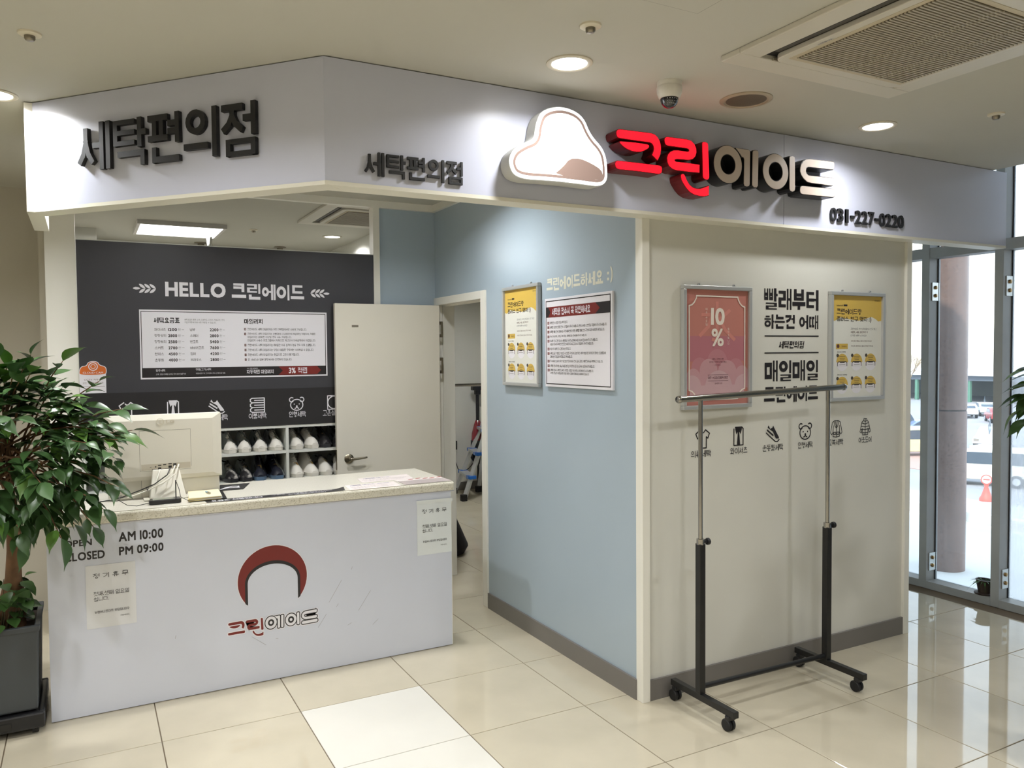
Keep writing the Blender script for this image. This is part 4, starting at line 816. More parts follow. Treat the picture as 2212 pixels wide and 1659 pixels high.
# pink discount poster
pk = snap_frame(P_WALL, 2.296,2.745,1.395,2.003, 'pink ten percent discount poster in an aluminium frame on the white wall')
U = lambda a: 2.316+(2.725-2.316)*a; V = lambda b: 1.983-(1.983-1.415)*b; w = .0126
MB().rect(P_WALL,U(0),U(1),V(1),V(0),w).build('field', ROSE_A, pk)
def plaque(d): return [(U(.17)-d,V(.055)+d),(U(.83)+d,V(.055)+d)]+[(U(.955)-.054*math.cos(a)+d*1.0, V(.055)-.052*math.sin(a)*0+(-.0)-.068*(1-math.cos(PI/2-a))) for a in ()]+[(U(.835)+d,V(.075)),(U(.865)+d,V(.11)),(U(.90)+d,V(.132)),(U(.945)+d,V(.142)+d),(U(.945)+d,V(.868)-d),(U(.90)+d,V(.878)),(U(.865)+d,V(.90)),(U(.835)+d,V(.935)),(U(.83)+d,V(.955)-d),(U(.17)-d,V(.955)-d),(U(.165)-d,V(.935)),(U(.135)-d,V(.90)),(U(.10)-d,V(.878)),(U(.055)-d,V(.868)-d),(U(.055)-d,V(.142)+d),(U(.10)-d,V(.132)),(U(.135)-d,V(.11)),(U(.165)-d,V(.075))]
MB().rect(P_WALL,U(.05),U(.95),V(.62),V(.40),w+.0004).build('rose_band', ROSE_B, pk)
for nm, m_, q in (('cloud_print',CL1,[(.50,.63,.16),(.22,.68,.13),(.80,.69,.13)]),('cloud_print',CL2,[(.36,.70,.14),(.66,.72,.15),(.12,.76,.11),(.90,.74,.11)])):
    mb = MB()
    for ci, (a,b_,r) in enumerate(q):
        base = V(.86); mb.prism(P_WALL,[(U(a)+r*(U(1)-U(0))*math.cos(PI*k/18), V(b_)+r*(U(1)-U(0))*math.sin(PI*k/18)) for k in range(19)]+[(U(a)-r*(U(1)-U(0)),base),(U(a)+r*(U(1)-U(0)),base)],None,w+(.0008 if m_ is CL1 else .0012)+ci*3e-5)
    mb.build(nm, m_, pk)
mb = MB(); W_ = U(1)-U(0)
for ci, (a,b_,r) in enumerate(((.52,.86,.22),(.10,.84,.14),(.92,.84,.14))):
    mb.prism(P_WALL,[(min(U(.93),max(U(.07),U(a)+r*W_*math.cos(PI*k/18))), V(b_)+r*W_*math.sin(PI*k/18)) for k in range(19)],None,w+.0016+ci*3e-5)
mb.rect(P_WALL,U(.065),U(.935),V(.94),V(.83),w+.0018); mb.build('cloud_print', CL3, pk)
mb = MB().stroke(P_WALL, plaque(0), .007, w+.0022, True); mb.build('plaque_line', LINE_W, pk)
mb = MB().stroke(P_WALL, plaque(.010), .0016, w+.0022, True); mb.build('plaque_thin_line', FAINT, pk)
t = MB(); text(t,P_WALL,'水',U(.20),U(.80),V(.46),V(.10),w+.0009,0,res=4); t.build('faint_character_print', FAINT, pk)
t = MB(); text(t,P_WALL,'10',U(.395),U(.615),V(.305),V(.155),w+.0018,.03); text(t,P_WALL,'%',U(.405),U(.60),V(.49),V(.335),w+.0018,.02); t.build('discount_print', LINE_W, pk)
t = MB()
for k,ch in enumerate('매주수요일'): text(t,P_WALL,ch,U(.31),U(.34),V(.178+.03*k+(.012 if k>1 else 0)),V(.158+.03*k+(.012 if k>1 else 0)),w+.0018,0,res=1)
for k,ch in enumerate('할인을합니다'): text(t,P_WALL,ch,U(.665),U(.69),V(.345+.026*k),V(.327+.026*k),w+.0018,0,res=1)
t.build('vertical_print', LINE_W, pk)
t = MB(); text(t,P_WALL,'빠르고 간편한 세탁',U(.42),U(.60),V(.607),V(.594),w+.002,0,res=1); text(t,P_WALL,'즐거움이 가득한 신개념 세탁소',U(.37),U(.65),V(.634),V(.620),w+.002,0,res=1); text(t,P_WALL,'크린에이드',U(.455),U(.555),V(.660),V(.647),w+.002,0,res=1)
text(t,P_WALL,'매주 수요일 전품목 할인',U(.35),U(.665),V(.775),V(.753),w+.002,.012,res=1); text(t,P_WALL,'일부품목 제외',U(.455),U(.575),V(.822),V(.808),w+.002,0,res=1); t.rect(P_WALL,U(.345),U(.675),V(.741),V(.7385),w+.002).rect(P_WALL,U(.345),U(.675),V(.793),V(.7905),w+.002); t.build('footer_print', PLUM, pk)
# vinyl slogans on the white wall
def vinyl(name, label, fn, m, pl, u, v):
    o = thing(name, label, 'wall lettering', pl(u,v,0)); mb = MB(); fn(mb); mb.build('lettering', m, o); return o
sl = thing('wall_slogan', 'heavy black slogan lettering between the two posters on the white wall', 'wall lettering', (3.05,-.705,1.41))
for s_,u0,u1,v0,v1,b_,shr in (('빨래부터',2.851,3.253,1.895,2.006,.058,0),('하는건 어때',2.853,3.252,1.795,1.870,.05,0),('세탁편의점',2.955,3.140,1.692,1.731,.04,.15),('매일매일',2.856,3.251,1.520,1.629,.06,0),('크린에이드',2.852,3.253,1.408,1.491,.055,0)):
    t = MB(); text(t,P_WALL,s_,u0,u1,v0,v1,.0012,b_,0,1.0,4,shr); t.build('lettering', PRINT_K, sl)
for z in (1.7575,1.669): MB().rect(P_WALL,2.854,3.256,z-.0035,z+.0035,.0012).build('rule_line', PRINT_K, sl)
for kind, cx, lab, u0, u1, nm in (('tee',2.437,'의류세탁',2.362,2.490,'t-shirt'),('shirt',2.675,'와이셔츠',2.619,2.736,'dress shirt with tie'),('shoe',2.917,'운동화세탁',2.843,2.991,'sneaker'),('teddy',3.157,'인형세탁',3.102,3.214,'teddy head'),('jacket',3.400,'교복세탁',3.335,3.456,'blazer'),('padded',3.638,'아웃도어',3.583,3.692,'padded coat')):
    o = thing('wall_pictogram', 'black %s pictogram with caption on the white wall' % nm, 'pictogram', (cx,-.705,1.155), 'washing pictograms on the white wall')
    icon(P_WALL, kind, (cx,1.246), .092, .0012, .0062 if kind not in ('jacket','padded') else .0042).build('icon', PRINT_K, o)
    t = MB(); text(t,P_WALL,lab,u0,u1,1.155,1.189,.0012,.014); t.build('caption', PRINT_K, o)
# blue wall: slogan and notice board
cs = vinyl('wall_slogan', 'cream vinyl slogan above the notice board on the blue wall', lambda m: text(m,P_BLUE,'크린에이드하세요',-.162,.395,2.026,2.096,.0012,.055,0,1,4), PRINT_CREAM, P_BLUE, 0, 2.03)
for ch_,a_,b_,c_,d_ in ((':',.430,.447,2.038,2.082),(')',.458,.478,2.026,2.106)):
    t = MB(); text(t,P_BLUE,ch_,a_,b_,c_,d_,.0012,.03); t.build('smiley_mark', PRINT_CREAM, cs)
nbd = thing('notice_board', 'white customer notice board with a red arrow heading on the blue wall', 'notice board', P_BLUE(.165,1.49,0))
u0,u1,v0,v1 = -.160,.492,1.490,1.983
MB().rect(P_BLUE,u0,u1,v0,v1,.014,.0005).build('board', PRINT_W, nbd, bevel=.001)
fr = MB(); w = .0146
for q in ((u0+.010,u1-.014,v1-.018,v1-.013),(u0+.010,u1-.014,v0+.014,v0+.019),(u0+.010,u0+.015,v0+.014,v1-.013),(u1-.019,u1-.014,v0+.014,v1-.013)): fr.rect(P_BLUE,*q,w)
fr.rect(P_BLUE,u0+.012,u1-.016,1.877,1.935,w); fr.build('black_print', PRINT_K, nbd)
MB().prism(P_BLUE,[(u0+.035,1.877),(.345,1.877),(.385,1.906),(.345,1.935),(u0+.035,1.935),(u0+.062,1.906)],None,w+.0006).build('arrow_print', PRINT_R, nbd)
t = MB(); text(t,P_BLUE,'세탁물 접수시 꼭 확인하세요',-.080,.300,1.887,1.926,w+.0012,.04); t.build('heading_print', PRINT_W, nbd)
rules = [(1.846,1,'세탁물 인수 시 품질 확인을 부탁드립니다.',.08),(1.821,2,'세탁물 보관증은 물품 인수 시 지참하여 주시기 바랍니다. 분실 시에는 신분증을 지참하여 주시기 바랍니다.',.445),(1.796,3,'세탁물 훼손 건에 대해서는 공정거래위원회가 정한 세탁물 피해 보상 규정에 따라 처리토록 하겠습니다.',.425),(1.769,4,'특수 단추(가죽, 스팽글, 큐빅 등)는 세탁물 접수 전에 떼어 주시기 바랍니다.',.265),
 (1.745,5,'재세탁 및 사고품 접수는 세탁물을 인수한 날로부터 14일 이내에 접수하여 주시기 바랍니다.',.365),(1.727,0,'아울러 당사가 부착한 번호표는 버리지 마시고 접수시 지참하여 주시기 바랍니다.',.325),(1.701,6,'착용 후의 재세탁 및 사고품 접수는 불가합니다.',.11),(1.676,7,'세탁요금은 기본료, 기술료, 수선료로 구성되며, 일반적인 세탁 방법으로 제거되지 못하는 오염물질에',.435),(1.658,0,'대해서는 추가요금이 부과됩니다. 양해 바랍니다.',.125),
 (1.633,8,'당사에서는 섬유의 특성 및 오염 정도에 따라 건식, 습식, 론더, 웨트크리닝을 병행하고 있습니다.',.41),(1.607,9,'세탁물 인수 후에는 비닐 커버를 벗기신 후 통풍이 잘 되는 곳에서 보관하시기 바랍니다.',.335),(1.583,10,'세탁물 접수시 세탁물 내부의 귀중품, 이물질 등은 반드시 제거하여 주시기 바랍니다.',.325),(1.565,0,'귀중품 분실 및 이물질(볼펜 등)로 인한 사고품에 대해서는 처리하지 않습니다.',.285)]
t, rb, wt_ = MB(), MB(), MB()
for z,n,s_,x1 in rules:
    text(t,P_BLUE,s_,-.105,x1,z-.007,z+.007,w,.006,res=1)
    if n: rb.rect(P_BLUE,-.133,-.113,z-.007,z+.007,w); text(wt_,P_BLUE,'%02d'%n,-.129,-.117,z-.0045,z+.0045,w+.0006,0,res=1)
t.build('rules_print', PRINT_K, nbd); rb.build('number_print', PRINT_R, nbd); wt_.build('digit_print', PRINT_W, nbd)
# ================================================================== ceiling fixtures
def downlight(label, x, y, grp=None, lit=True, watt=None, r=.088):
    t = thing('downlight', label, 'ceiling light', (x,y,ZC), grp)
    MB().lathe([(r,0),(r,-.004),(r-.006,-.007),(r-.016,-.007),(r-.022,-.002),(r-.022,.0)], (x,y,ZC), 32).build('trim_ring', mat('lamp_trim', rgb(214,206,188), .4), t, smooth=True)
    MB().add([(x+(r-.020)*math.cos(2*PI*k/32), y+(r-.020)*math.sin(2*PI*k/32), ZC-.0035) for k in range(32)], [tuple(range(32))[::-1]]).build('diffuser', LAMP_E, t)
    d = bpy.data.lights.new('downlight_lamp','AREA'); d.shape = 'DISK'; d.size = .12; d.energy = watt or LAMP_W; d.color = (.99,.998,1.0); d.spread = math.radians(150)
    o = bpy.data.objects.new('downlight_lamp', d); COL.objects.link(o); o.parent = t; o.location = (0,0,-.010)
    return t
downlight('round downlight glowing above the lit white sign box', 1.392, -1.139, watt=5.5)
downlight('round downlight glowing above the telephone number', 3.19, -1.11, watt=5.5)
downlight('downlight cut by the left picture edge beside the fascia', -.56, .245)
downlight('small round downlight far behind the charcoal panel', 1.79, 3.58)
downlight('downlight inside the booth near the blue wall', 1.45, .45, watt=13)
downlight('downlight inside the booth above the computer', .25, .55, watt=15)
downlight('unseen downlight added inside the store room', 3.2, 3.6, watt=20)  # out of view, added to brighten the store room walls
for x in (-4.0,-2.2,-.41,1.39,3.19):
    for y in (-3.0,-4.9,-6.8): downlight('added out-of-view ceiling downlight on the shop floor', x, y, 'added downlights over the shop floor')  # unseen lamps continuing the ceiling grid, added to light the room
for x,y in ((-.41,-1.14),(-2.2,-1.14),(-4.0,-1.14),(-2.4,.6),(-4.2,.6)): downlight('added out-of-view ceiling downlight on the shop floor', x, y, 'added downlights over the shop floor')  # more unseen lamps added for the room light
lp = thing('square_ceiling_light', 'square glowing light panel behind the charcoal panel', 'ceiling light', (.48,3.62,ZC))
for q in ((.14,.82,3.30,3.325),(.14,.82,3.925,3.95),(.14,.165,3.325,3.925),(.795,.82,3.325,3.925)): MB().box(*q,ZC-.035,ZC).build('frame_bar', mat('panel_frame', rgb(206,202,196), .4), lp)
MB().box(.165,.795,3.325,3.925,ZC-.032,ZC-.028).build('diffuser', PANEL_E, lp)
d = bpy.data.lights.new('panel_lamp','AREA'); d.size = .58; d.energy = PANEL_W; o = bpy.data.objects.new('panel_lamp', d); COL.objects.link(o); o.parent = lp; o.location = (0,0,-.045)
def cassette(name, label, x0, y0, s, slats, text_=None):          # corner x0 (min X), y0 (max Y)
    t = thing(name, label, 'air conditioner', (x0+s/2, y0-s/2, ZC)); x1, y1 = x0+s, y0-s; e = .0975*s/.947
    fr = MB()
    for q in ((x0,x1,y0-e,y0),(x0,x1,y1,y1+e),(x0,x0+e,y1+e,y0-e),(x1-e,x1,y1+e,y0-e)): fr.box(*q,ZC-.022,ZC)
    fr.build('outer_frame', AC_M, t, bevel=.004)
    MB().box(x0+e*.9,x1-e*.9,y1+e*.9,y0-e*.9,ZC-.004,ZC+.001).build('dark_recess', DARKHOLE, t)
    g = .048; a0, a1, b0, b1 = x0+e+g, x1-e-g*.35, y1+e+g*.35, y0-e-g*.3
    pl = plane((0,0,ZC),(1,0,0),(0,-1,0),(0,0,-1)); r = .045; q = []
    for cx,cy,aa in ((a1-r,-b0-r,0),(a0+r,-b0-r,90),(a0+r,-b1+r,180),(a1-r,-b1+r,270)):
        for k in range(7): an = math.radians(aa+15*k); q.append((cx+r*math.cos(an), cy+r*math.sin(an)))
    MB().prism(pl, q, .010, .030).build('centre_panel', AC_M, t, bevel=.003)
    for ax in (x0+e+.012,): MB().box(ax,ax+.022,y1+e+.06,y0-e-.06,ZC-.016,ZC-.010).build('air_vane', mat('shaded_vane', rgb(70,66,58), .5), t)  # vane coloured dark to carry the shade of the open slot
    MB().box(x0+e+.06,x1-e-.06,y0-e-.012,y0-e-.004,ZC-.024,ZC-.016).build('air_vane', mat('vane', rgb(150,142,122), .5), t)
    gx0, gx1, gy1, gy0 = x0+.200*s/.947, x0+.785*s/.947, y0-.178*s/.947, y0-.765*s/.947
    MB().box(gx0-.02,gx1+.02,gy0-.02,gy1+.02,ZC-.0315,ZC-.029).build('grille_border', mat('grille_border', rgb(196,184,158), .5), t)
    MB().box(gx0,gx1,gy0,gy1,ZC-.0325,ZC-.031).build('grille_back', mat('grille_dark', rgb(88,80,64), .7), t)
    for k in range(slats):
        y = gy0 + (gy1-gy0)*(k+.5)/slats; w = (gy1-gy0)/slats*.5
        MB().box(gx0,gx1,y-w/2,y+w/2,ZC-.036,ZC-.0325).build('grille_slat', AC_SLAT, t)
    if slats > 20:
        for f in (.42,.46,.74,.78): MB().box(gx0+(gx1-gx0)*f-.001,gx0+(gx1-gx0)*f+.001,gy0,gy1,ZC-.0368,ZC-.0325).build('grille_rib', AC_SLAT, t)
    if text_:
        pt = plane((0,0,ZC),(0,-1,0),(1,0,0),(0,0,-1)); m = MB(); text(m, pt, text_, -(y0-.36), -(y0-.30)+.12-.12+.0, x0+.165, x0+.176, .0306, .01, res=2); m.build('maker_print', PRINT_G, t)
    return t
cassette('air_conditioner', 'large ceiling air conditioner with striped grille in the top right corner', 1.858, -1.453, .947, 44, 'WHISEN')
cassette('air_conditioner', 'ceiling air conditioner partly seen above the charcoal panel', 1.300, 2.86, .947, 16)
# dome camera
cc = thing('dome_camera', 'white dome security camera with black bubble under the ceiling', 'security camera', (1.872,-1.14,ZC))
MB().lathe([(.050,0),(.050,-.016),(.049,-.018)], (1.872,-1.14,ZC), 32).build('base_ring', mat('camera_white', rgb(218,214,204), .35), cc, smooth=True)
MB().lathe([(.0505,-.0185),(.052,-.024),(.050,-.045),(.043,-.062),(.038,-.066)], (1.872,-1.14,ZC), 32).build('housing', mat('camera_white', rgb(218,214,204), .35), cc, smooth=True)
MB().lathe([(.0370,-.064),(.036,-.075),(.031,-.088),(.021,-.099),(.010,-.104),(0,-.105)], (1.872,-1.14,ZC), 28).build('bubble', mat('smoked_bubble', rgb(22,22,26), .06, coat=1), cc, smooth=True)
m = MB()
for a in range(5):
    for b_ in range(3):
        an = -PI/2-.9+.28*a; rr = .0362-.004*b_; m.box(1.872+rr*math.cos(an)-.0012,1.872+rr*math.cos(an)+.0012,-1.14+rr*math.sin(an)-.0012,-1.14+rr*math.sin(an)+.0012,ZC-.074-.009*b_,ZC-.0715-.009*b_)
m.build('infrared_leds', PRINT_W, cc)
# speaker, sprinklers
spk = thing('ceiling_speaker', 'round dark mesh ceiling speaker next to the dome camera', 'speaker', (2.315,-1.118,ZC))
MB().lathe([(.112,0),(.112,-.004),(.104,-.008),(.094,-.008),(.092,-.004)], (2.315,-1.118,ZC), 40).build('rim', mat('speaker_rim', rgb(176,164,142), .4), spk, smooth=True)
MB().lathe([(.0,-.0062),(.060,-.0060),(.093,-.0035),(.093,0)], (2.315,-1.118,ZC), 40).build('mesh_grille', mat('speaker_mesh', rgb(112,100,84), .5, metal=.3, bump=.8, bscale=400), spk, smooth=True)
for lab,x,y in (('white fire sprinkler in the top left of the ceiling',-.391,-.545),('white fire sprinkler above the first downlight',1.269,-1.465),('small fire sprinkler at the right of the ceiling',3.52,-1.49),('tiny sprinkler on the ceiling behind the charcoal panel',1.067,3.47)):
    s_ = thing('fire_sprinkler', lab, 'sprinkler', (x,y,ZC), 'ceiling sprinklers')
    MB().lathe([(.037,0),(.036,-.006),(.026,-.010),(.018,-.010)], (x,y,ZC), 24).build('escutcheon', mat('sprinkler_white', rgb(222,214,194), .4), s_, smooth=True)
    MB().lathe([(.017,-.006),(.017,-.020),(.012,-.026),(0,-.027)], (x,y,ZC), 16).build('head', NICKEL, s_, smooth=True)
# chrome poles behind the panel
for lab,x,y in (('chrome ceiling pole nearest the light panel',.735,3.73),('chrome ceiling pole at the back left',.76,4.50),('chrome ceiling pole at the back right',1.51,4.50)):
    s_ = thing('chrome_pole', lab, 'pole', (x,y,0), 'poles behind the charcoal panel')
    MB().cyl((x,y,0),(x,y,ZC-.012),.024,20).build('tube', CHROME, s_, smooth=True)
    if y > 4: MB().lathe([(.06,0),(.06,-.008),(.03,-.012),(.03,-.03)], (x,y,ZC), 20).build('flange', NICKEL, s_, smooth=True)

# ================================================================== garment rack
rk = thing('garment_rack', 'black and chrome rolling garment rack in front of the white wall', 'garment rack', (2.63,-.94,0))
XL, XR, YU = 2.218, 3.058, -.937
for X_, zc in ((XL,.797),(XR,.782)):
    MB().box(X_-.015,X_+.015,-1.168,-.742,.070,.100).build('foot_bar', BLACK_MT, rk, bevel=.002)
    MB().box(X_-.0165,X_+.0165,YU-.0165,YU+.0165,.099,zc).build('lower_post', BLACK_MT, rk, bevel=.002)
    MB().cyl((X_,YU,zc-.03),(X_,YU,1.468 if X_<2.6 else 1.487),.0105,16).build('upper_post', CHROME, rk, smooth=True)
    MB().cyl((X_,YU,zc-.004),(X_,YU,zc+.022),.0185,16).build('collar', CHROME, rk, smooth=True)
    MB().lathe([(.005,0),(.005,.014),(.014,.016),(.016,.020),(.016,.030),(.012,.034),(0,.035)], (X_+.016,YU-.004,zc+.006), 14, 'x').build('knob', BLACK_PL, rk, smooth=True)
    for yc in (-1.130,-.770):
        o = MB().box(X_-.020,X_+.020,yc-.014,yc+.014,.052,.071).cyl((X_,yc,.06),(X_,yc,.085),.008,10).build('caster', BLACK_PL, rk, bevel=.003)
        MB().lathe([(.008,-.020),(.024,-.020),(.0275,-.016),(.0275,-.004),(.020,-.003),(.020,.003),(.0275,.004),(.0275,.016),(.024,.020),(.008,.020)], (X_,yc+.010,.0275), 22, 'x').build('wheel', RUBBER, o, smooth=True)
MB().cyl((XL,YU,.128),(XR,YU,.118),.0125,14).build('cross_bar', BLACK_MT, rk, smooth=True)
MB().cyl((2.098,YU,1.464),(3.168,YU,1.492),.0150,18).build('top_rail', CHROME, rk, smooth=True)
for x,z,s_ in ((2.098,1.464,-1),(3.168,1.492,1)): MB().lathe([(.0175,0),(.0175,.010*s_),(.014,.016*s_),(.0,.0165*s_)], (x,YU,z), 16, 'x').build('end_cap', CHROME, rk, smooth=True)

# ================================================================== plants
rng = random.Random(11)
def leaf_mesh(name, m, l, w, fold, droop, tip=.16, n=7):
    vs, fs = [], []
    for i in range(n+1):
        t = i/n; wd = w*math.sin(PI*min(1,t/(1-tip*.6))**.85*.98 if t < 1-tip*.6 else 0)*.5 if t < 1-tip else w*.09*(1-t)/tip
        wd = max(wd, .0004); z = -droop*l*t*t; y = l*t*(1-.12*droop*t)
        vs += [(-wd,y,z+fold*wd),(0,y,z),(wd,y,z+fold*wd)]
    for i in range(n):
        a = i*3; fs += [(a,a+1,a+4,a+3),(a+1,a+2,a+5,a+4)]
    me = bpy.data.meshes.new(name); me.from_pydata(vs,[],fs); me.materials.append(m); me.polygons.foreach_set('use_smooth',[True]*len(fs)); return me
LM = [leaf_mesh('leaf', LEAF_A, .118,.056,.35,.35), leaf_mesh('leaf', LEAF_A, .098,.050,.25,.2), leaf_mesh('leaf', LEAF_B, .110,.054,.3,.45), leaf_mesh('leaf', LEAF_A, .084,.040,.4,.3)]
LR = [leaf_mesh('leaf', LEAF_C, .062,.050,.2,.3,.06), leaf_mesh('leaf', LEAF_C, .050,.042,.3,.2,.06)]
def put_leaf(me, base, d, parent, roll=0.0, sc=1.0, nm='leaf'):
    d = Vector(d).normalized(); side = d.cross(Vector((0,0,1)))
    if side.length < .05: side = Vector((1,0,0))
    side.normalize(); nrm = side.cross(d); R_ = Matrix((side, d, nrm)).transposed().to_4x4() @ Matrix.Rotation(roll,4,'Y')
    o = bpy.data.objects.new(nm, me); COL.objects.link(o); o.parent = parent; o.matrix_local = Matrix.Translation(Vector(base)-parent.location) @ R_ @ Matrix.Scale(sc,4); return o
def in_tree(tree, trunk_top, fronds, nleaf, wood):
    cnt = 0
    for tip, L_, k in fronds:
        tip = Vector(tip); base = Vector(trunk_top) + Vector((rng.uniform(-.04,.04),rng.uniform(-.04,.04),rng.uniform(-.12,.10)))
        out = (tip-base); mid = base + out*.55 + Vector((0,0,.10*out.length)); st_ = [base, base+out*.28+Vector((0,0,.08*out.length)), mid, base+out*.8+Vector((0,0,.07*out.length)), tip]
        wood.tube(st_, [.006,.005,.004,.003,.0018], 5)
        dirn = (tip-st_[2]).normalized(); side = dirn.cross(Vector((0,0,1))).normalized()
        for i in range(k):
            if cnt >= nleaf: return cnt
            f = .35 + .65*i/(k-1) if k > 1 else 1; p_ = st_[2].lerp(tip, max(0,(f-.35)/.65)) if f > .4 else st_[1].lerp(st_[2], f/.4)
            s_ = 1 if i%2 else -1
            d = dirn*.75 + side*s_*rng.uniform(.5,1.0) + Vector((0,0,rng.uniform(-.55,.12))) if i < k-1 else dirn + Vector((0,0,-.2))
            put_leaf(LM[rng.choice((0,0,1,1,2,3))], p_, d, tree, rng.uniform(-.5,.5), rng.uniform(.85,1.2)); cnt += 1
    return cnt
# --- the large tree beside the counter
tr = thing('potted_tree', 'large leafy potted tree left of the service counter', 'plant', (-.66,.56,.10))
wood = MB().tube([(-.58,.52,.44),(-.575,.515,.56),(-.565,.505,.68),(-.56,.50,.80),(-.56,.49,.95),(-.57,.48,1.10),(-.55,.47,1.28)], [.060,.055,.034,.029,.026,.018,.010], 14)
wood.tube([(-.56,.49,.93),(-.50,.46,1.05),(-.45,.42,1.2)],[.012,.010,.006],8).tube([(-.56,.49,.90),(-.66,.50,1.05),(-.75,.46,1.2)],[.012,.010,.006],8)
fr_ = []
for p_ in ((-.07,.30,1.34),(-.04,.36,1.24),(-.11,.30,1.44),(-.20,.25,1.57),(-.16,.36,1.52),(-.46,.30,1.69),(-.34,.30,1.66),(-.58,.24,1.67),(-.14,.18,1.10),(-.20,.12,1.02),(-.24,.10,.95),(-.36,.08,.92),(-.10,.38,1.40),(-.02,.40,1.29),(-.50,.06,.92),(-.60,.06,.98)): fr_.append((p_, .4, 7))
for k in range(230):
    a = rng.uniform(-PI, PI); el = math.asin(rng.uniform(-.95, 1)); r_ = rng.uniform(.55,1.0)**.5
    x = -.60 + .50*r_*math.cos(a)*math.cos(el); y = .24 + .36*r_*math.sin(a)*math.cos(el); z = 1.26 + .40*r_*math.sin(el)
    if y > .42: y = .42 - (y-.42)*.7
    if y > .30 and z < 1.06 and x > -.50: y = .30 - rng.uniform(0,.1)
    fr_.append(((x,y,z), r_, rng.choice((4,5,6))))
vis = [f for f in fr_ if f[0][0] > -.72 and f[0][1] < .32]; rest_ = [f for f in fr_ if f not in vis]
in_tree(tr, (-.58,.40,1.20), vis, 300, wood)
# leaves beyond the 300 largest, joined
lv = MB(); lrng = random.Random(4)
def add_leaf(mb, me, base, d, roll, sc_):
    d = Vector(d).normalized(); side = d.cross(Vector((0,0,1)))
    if side.length < .05: side = Vector((1,0,0))
    side.normalize(); nrm = side.cross(d); R_ = Matrix((side,d,nrm)).transposed() @ Matrix.Rotation(roll,3,'Y')
    mb.add([Vector(base)+R_@(v.co*sc_) for v in me.vertices], [tuple(p.vertices) for p in me.polygons])
for tip, L_, k in fr_[40:]:
    tip = Vector(tip); c_ = Vector((-.58,.36,1.20)); out = (tip-c_); dirn = out.normalized(); side = dirn.cross(Vector((0,0,1))).normalized(); q0 = c_ + out*.72
    if len(lv.v) > 60000: break
    for i in range(4):
        p_ = q0.lerp(tip, i/4)+Vector((lrng.uniform(-.03,.03),lrng.uniform(-.03,.03),lrng.uniform(-.03,.03))); s_ = 1 if i%2 else -1
        add_leaf(lv, LM[lrng.choice((0,1,3))], p_, dirn*.7+side*s_*lrng.uniform(.4,1)+Vector((0,0,lrng.uniform(-.6,.1))), lrng.uniform(-.5,.5), lrng.uniform(.8,1.1))
fo = lv.build('inner_foliage', LEAF_A, tr, smooth=True); fo['kind'] = 'stuff'
wood.build('trunk', BARK, tr, smooth=True)
pt_ = thing('square_planter', 'tall square dark grey planter holding the leafy tree', 'planter', (-.665,.56,.10))
def taper(x0,x1,y0,y1,z0,z1,d): return MB().add([(x0+d,y0+d,z0),(x1-d,y0+d,z0),(x1-d,y1-d,z0),(x0+d,y1-d,z0),(x0,y0,z1),(x1,y0,z1),(x1,y1,z1),(x0,y1,z1)],[(0,3,2,1),(0,1,5,4),(1,2,6,5),(2,3,7,6),(3,0,4,7)])
o = taper(-.862,-.467,.355,.755,.105,.485,.010); o.build('body', POT_M, pt_, bevel=.010)
o = MB()
for q in ((-.868,-.461,.349,.372),(-.868,-.461,.738,.761),(-.868,-.846,.372,.738),(-.483,-.461,.372,.738)): o.box(*q,.462,.487)
o.build('rim', POT_M, pt_, bevel=.004)
MB().box(-.846,-.483,.372,.738,.43,.452).build('soil', SOIL, pt_)
dy = thing('plant_dolly', 'low black wheeled dolly under the grey planter', 'dolly', (-.665,.56,0))
o = MB()
for q in ((-.875,-.452,.338,.365),(-.875,-.452,.755,.78),(-.875,-.850,.365,.755),(-.478,-.452,.365,.755)): o.box(*q,.030,.100)
o.build('tray_rim', BLACK_PL, dy, bevel=.008); MB().box(-.85,-.478,.365,.755,.075,.098).build('tray', BLACK_PL, dy)
for x in (-.84,-.49):
    for y in (.38,.74): MB().cyl((x-.012,y,.022),(x+.012,y,.022),.021,14).build('wheel', RUBBER, dy, smooth=True)
MB().box(-.78,-.58,.334,.338,.045,.075).build('slot', DARKHOLE, dy)
us = thing('underplanting', 'low round-leaved plant growing around the tree trunk', 'plant', (-.62,.50,.452))
wd = MB()
for k in range(110):
    a = rng.uniform(-PI,PI); r_ = rng.uniform(.04,.20); x = -.635+r_*math.cos(a)*1.0; y = .50+r_*math.sin(a)*.8; z = .50+rng.uniform(0,.17)
    if x > -.52: x = -.52 - rng.uniform(0,.03)
    if y < .37: y = .37; z = max(z,.50)
    wd.tube([(x*.6-.635*.4,y*.6+.50*.4,.45),(x,y,z)], .0016, 4)
    put_leaf(rng.choice(LR), (x,y,z), (math.cos(a)*.9, min(.2,math.sin(a)-.35), rng.uniform(-.6,.2)), us, rng.uniform(-.4,.4), rng.uniform(.95,1.35))
wd.build('stems', TWIG, us)
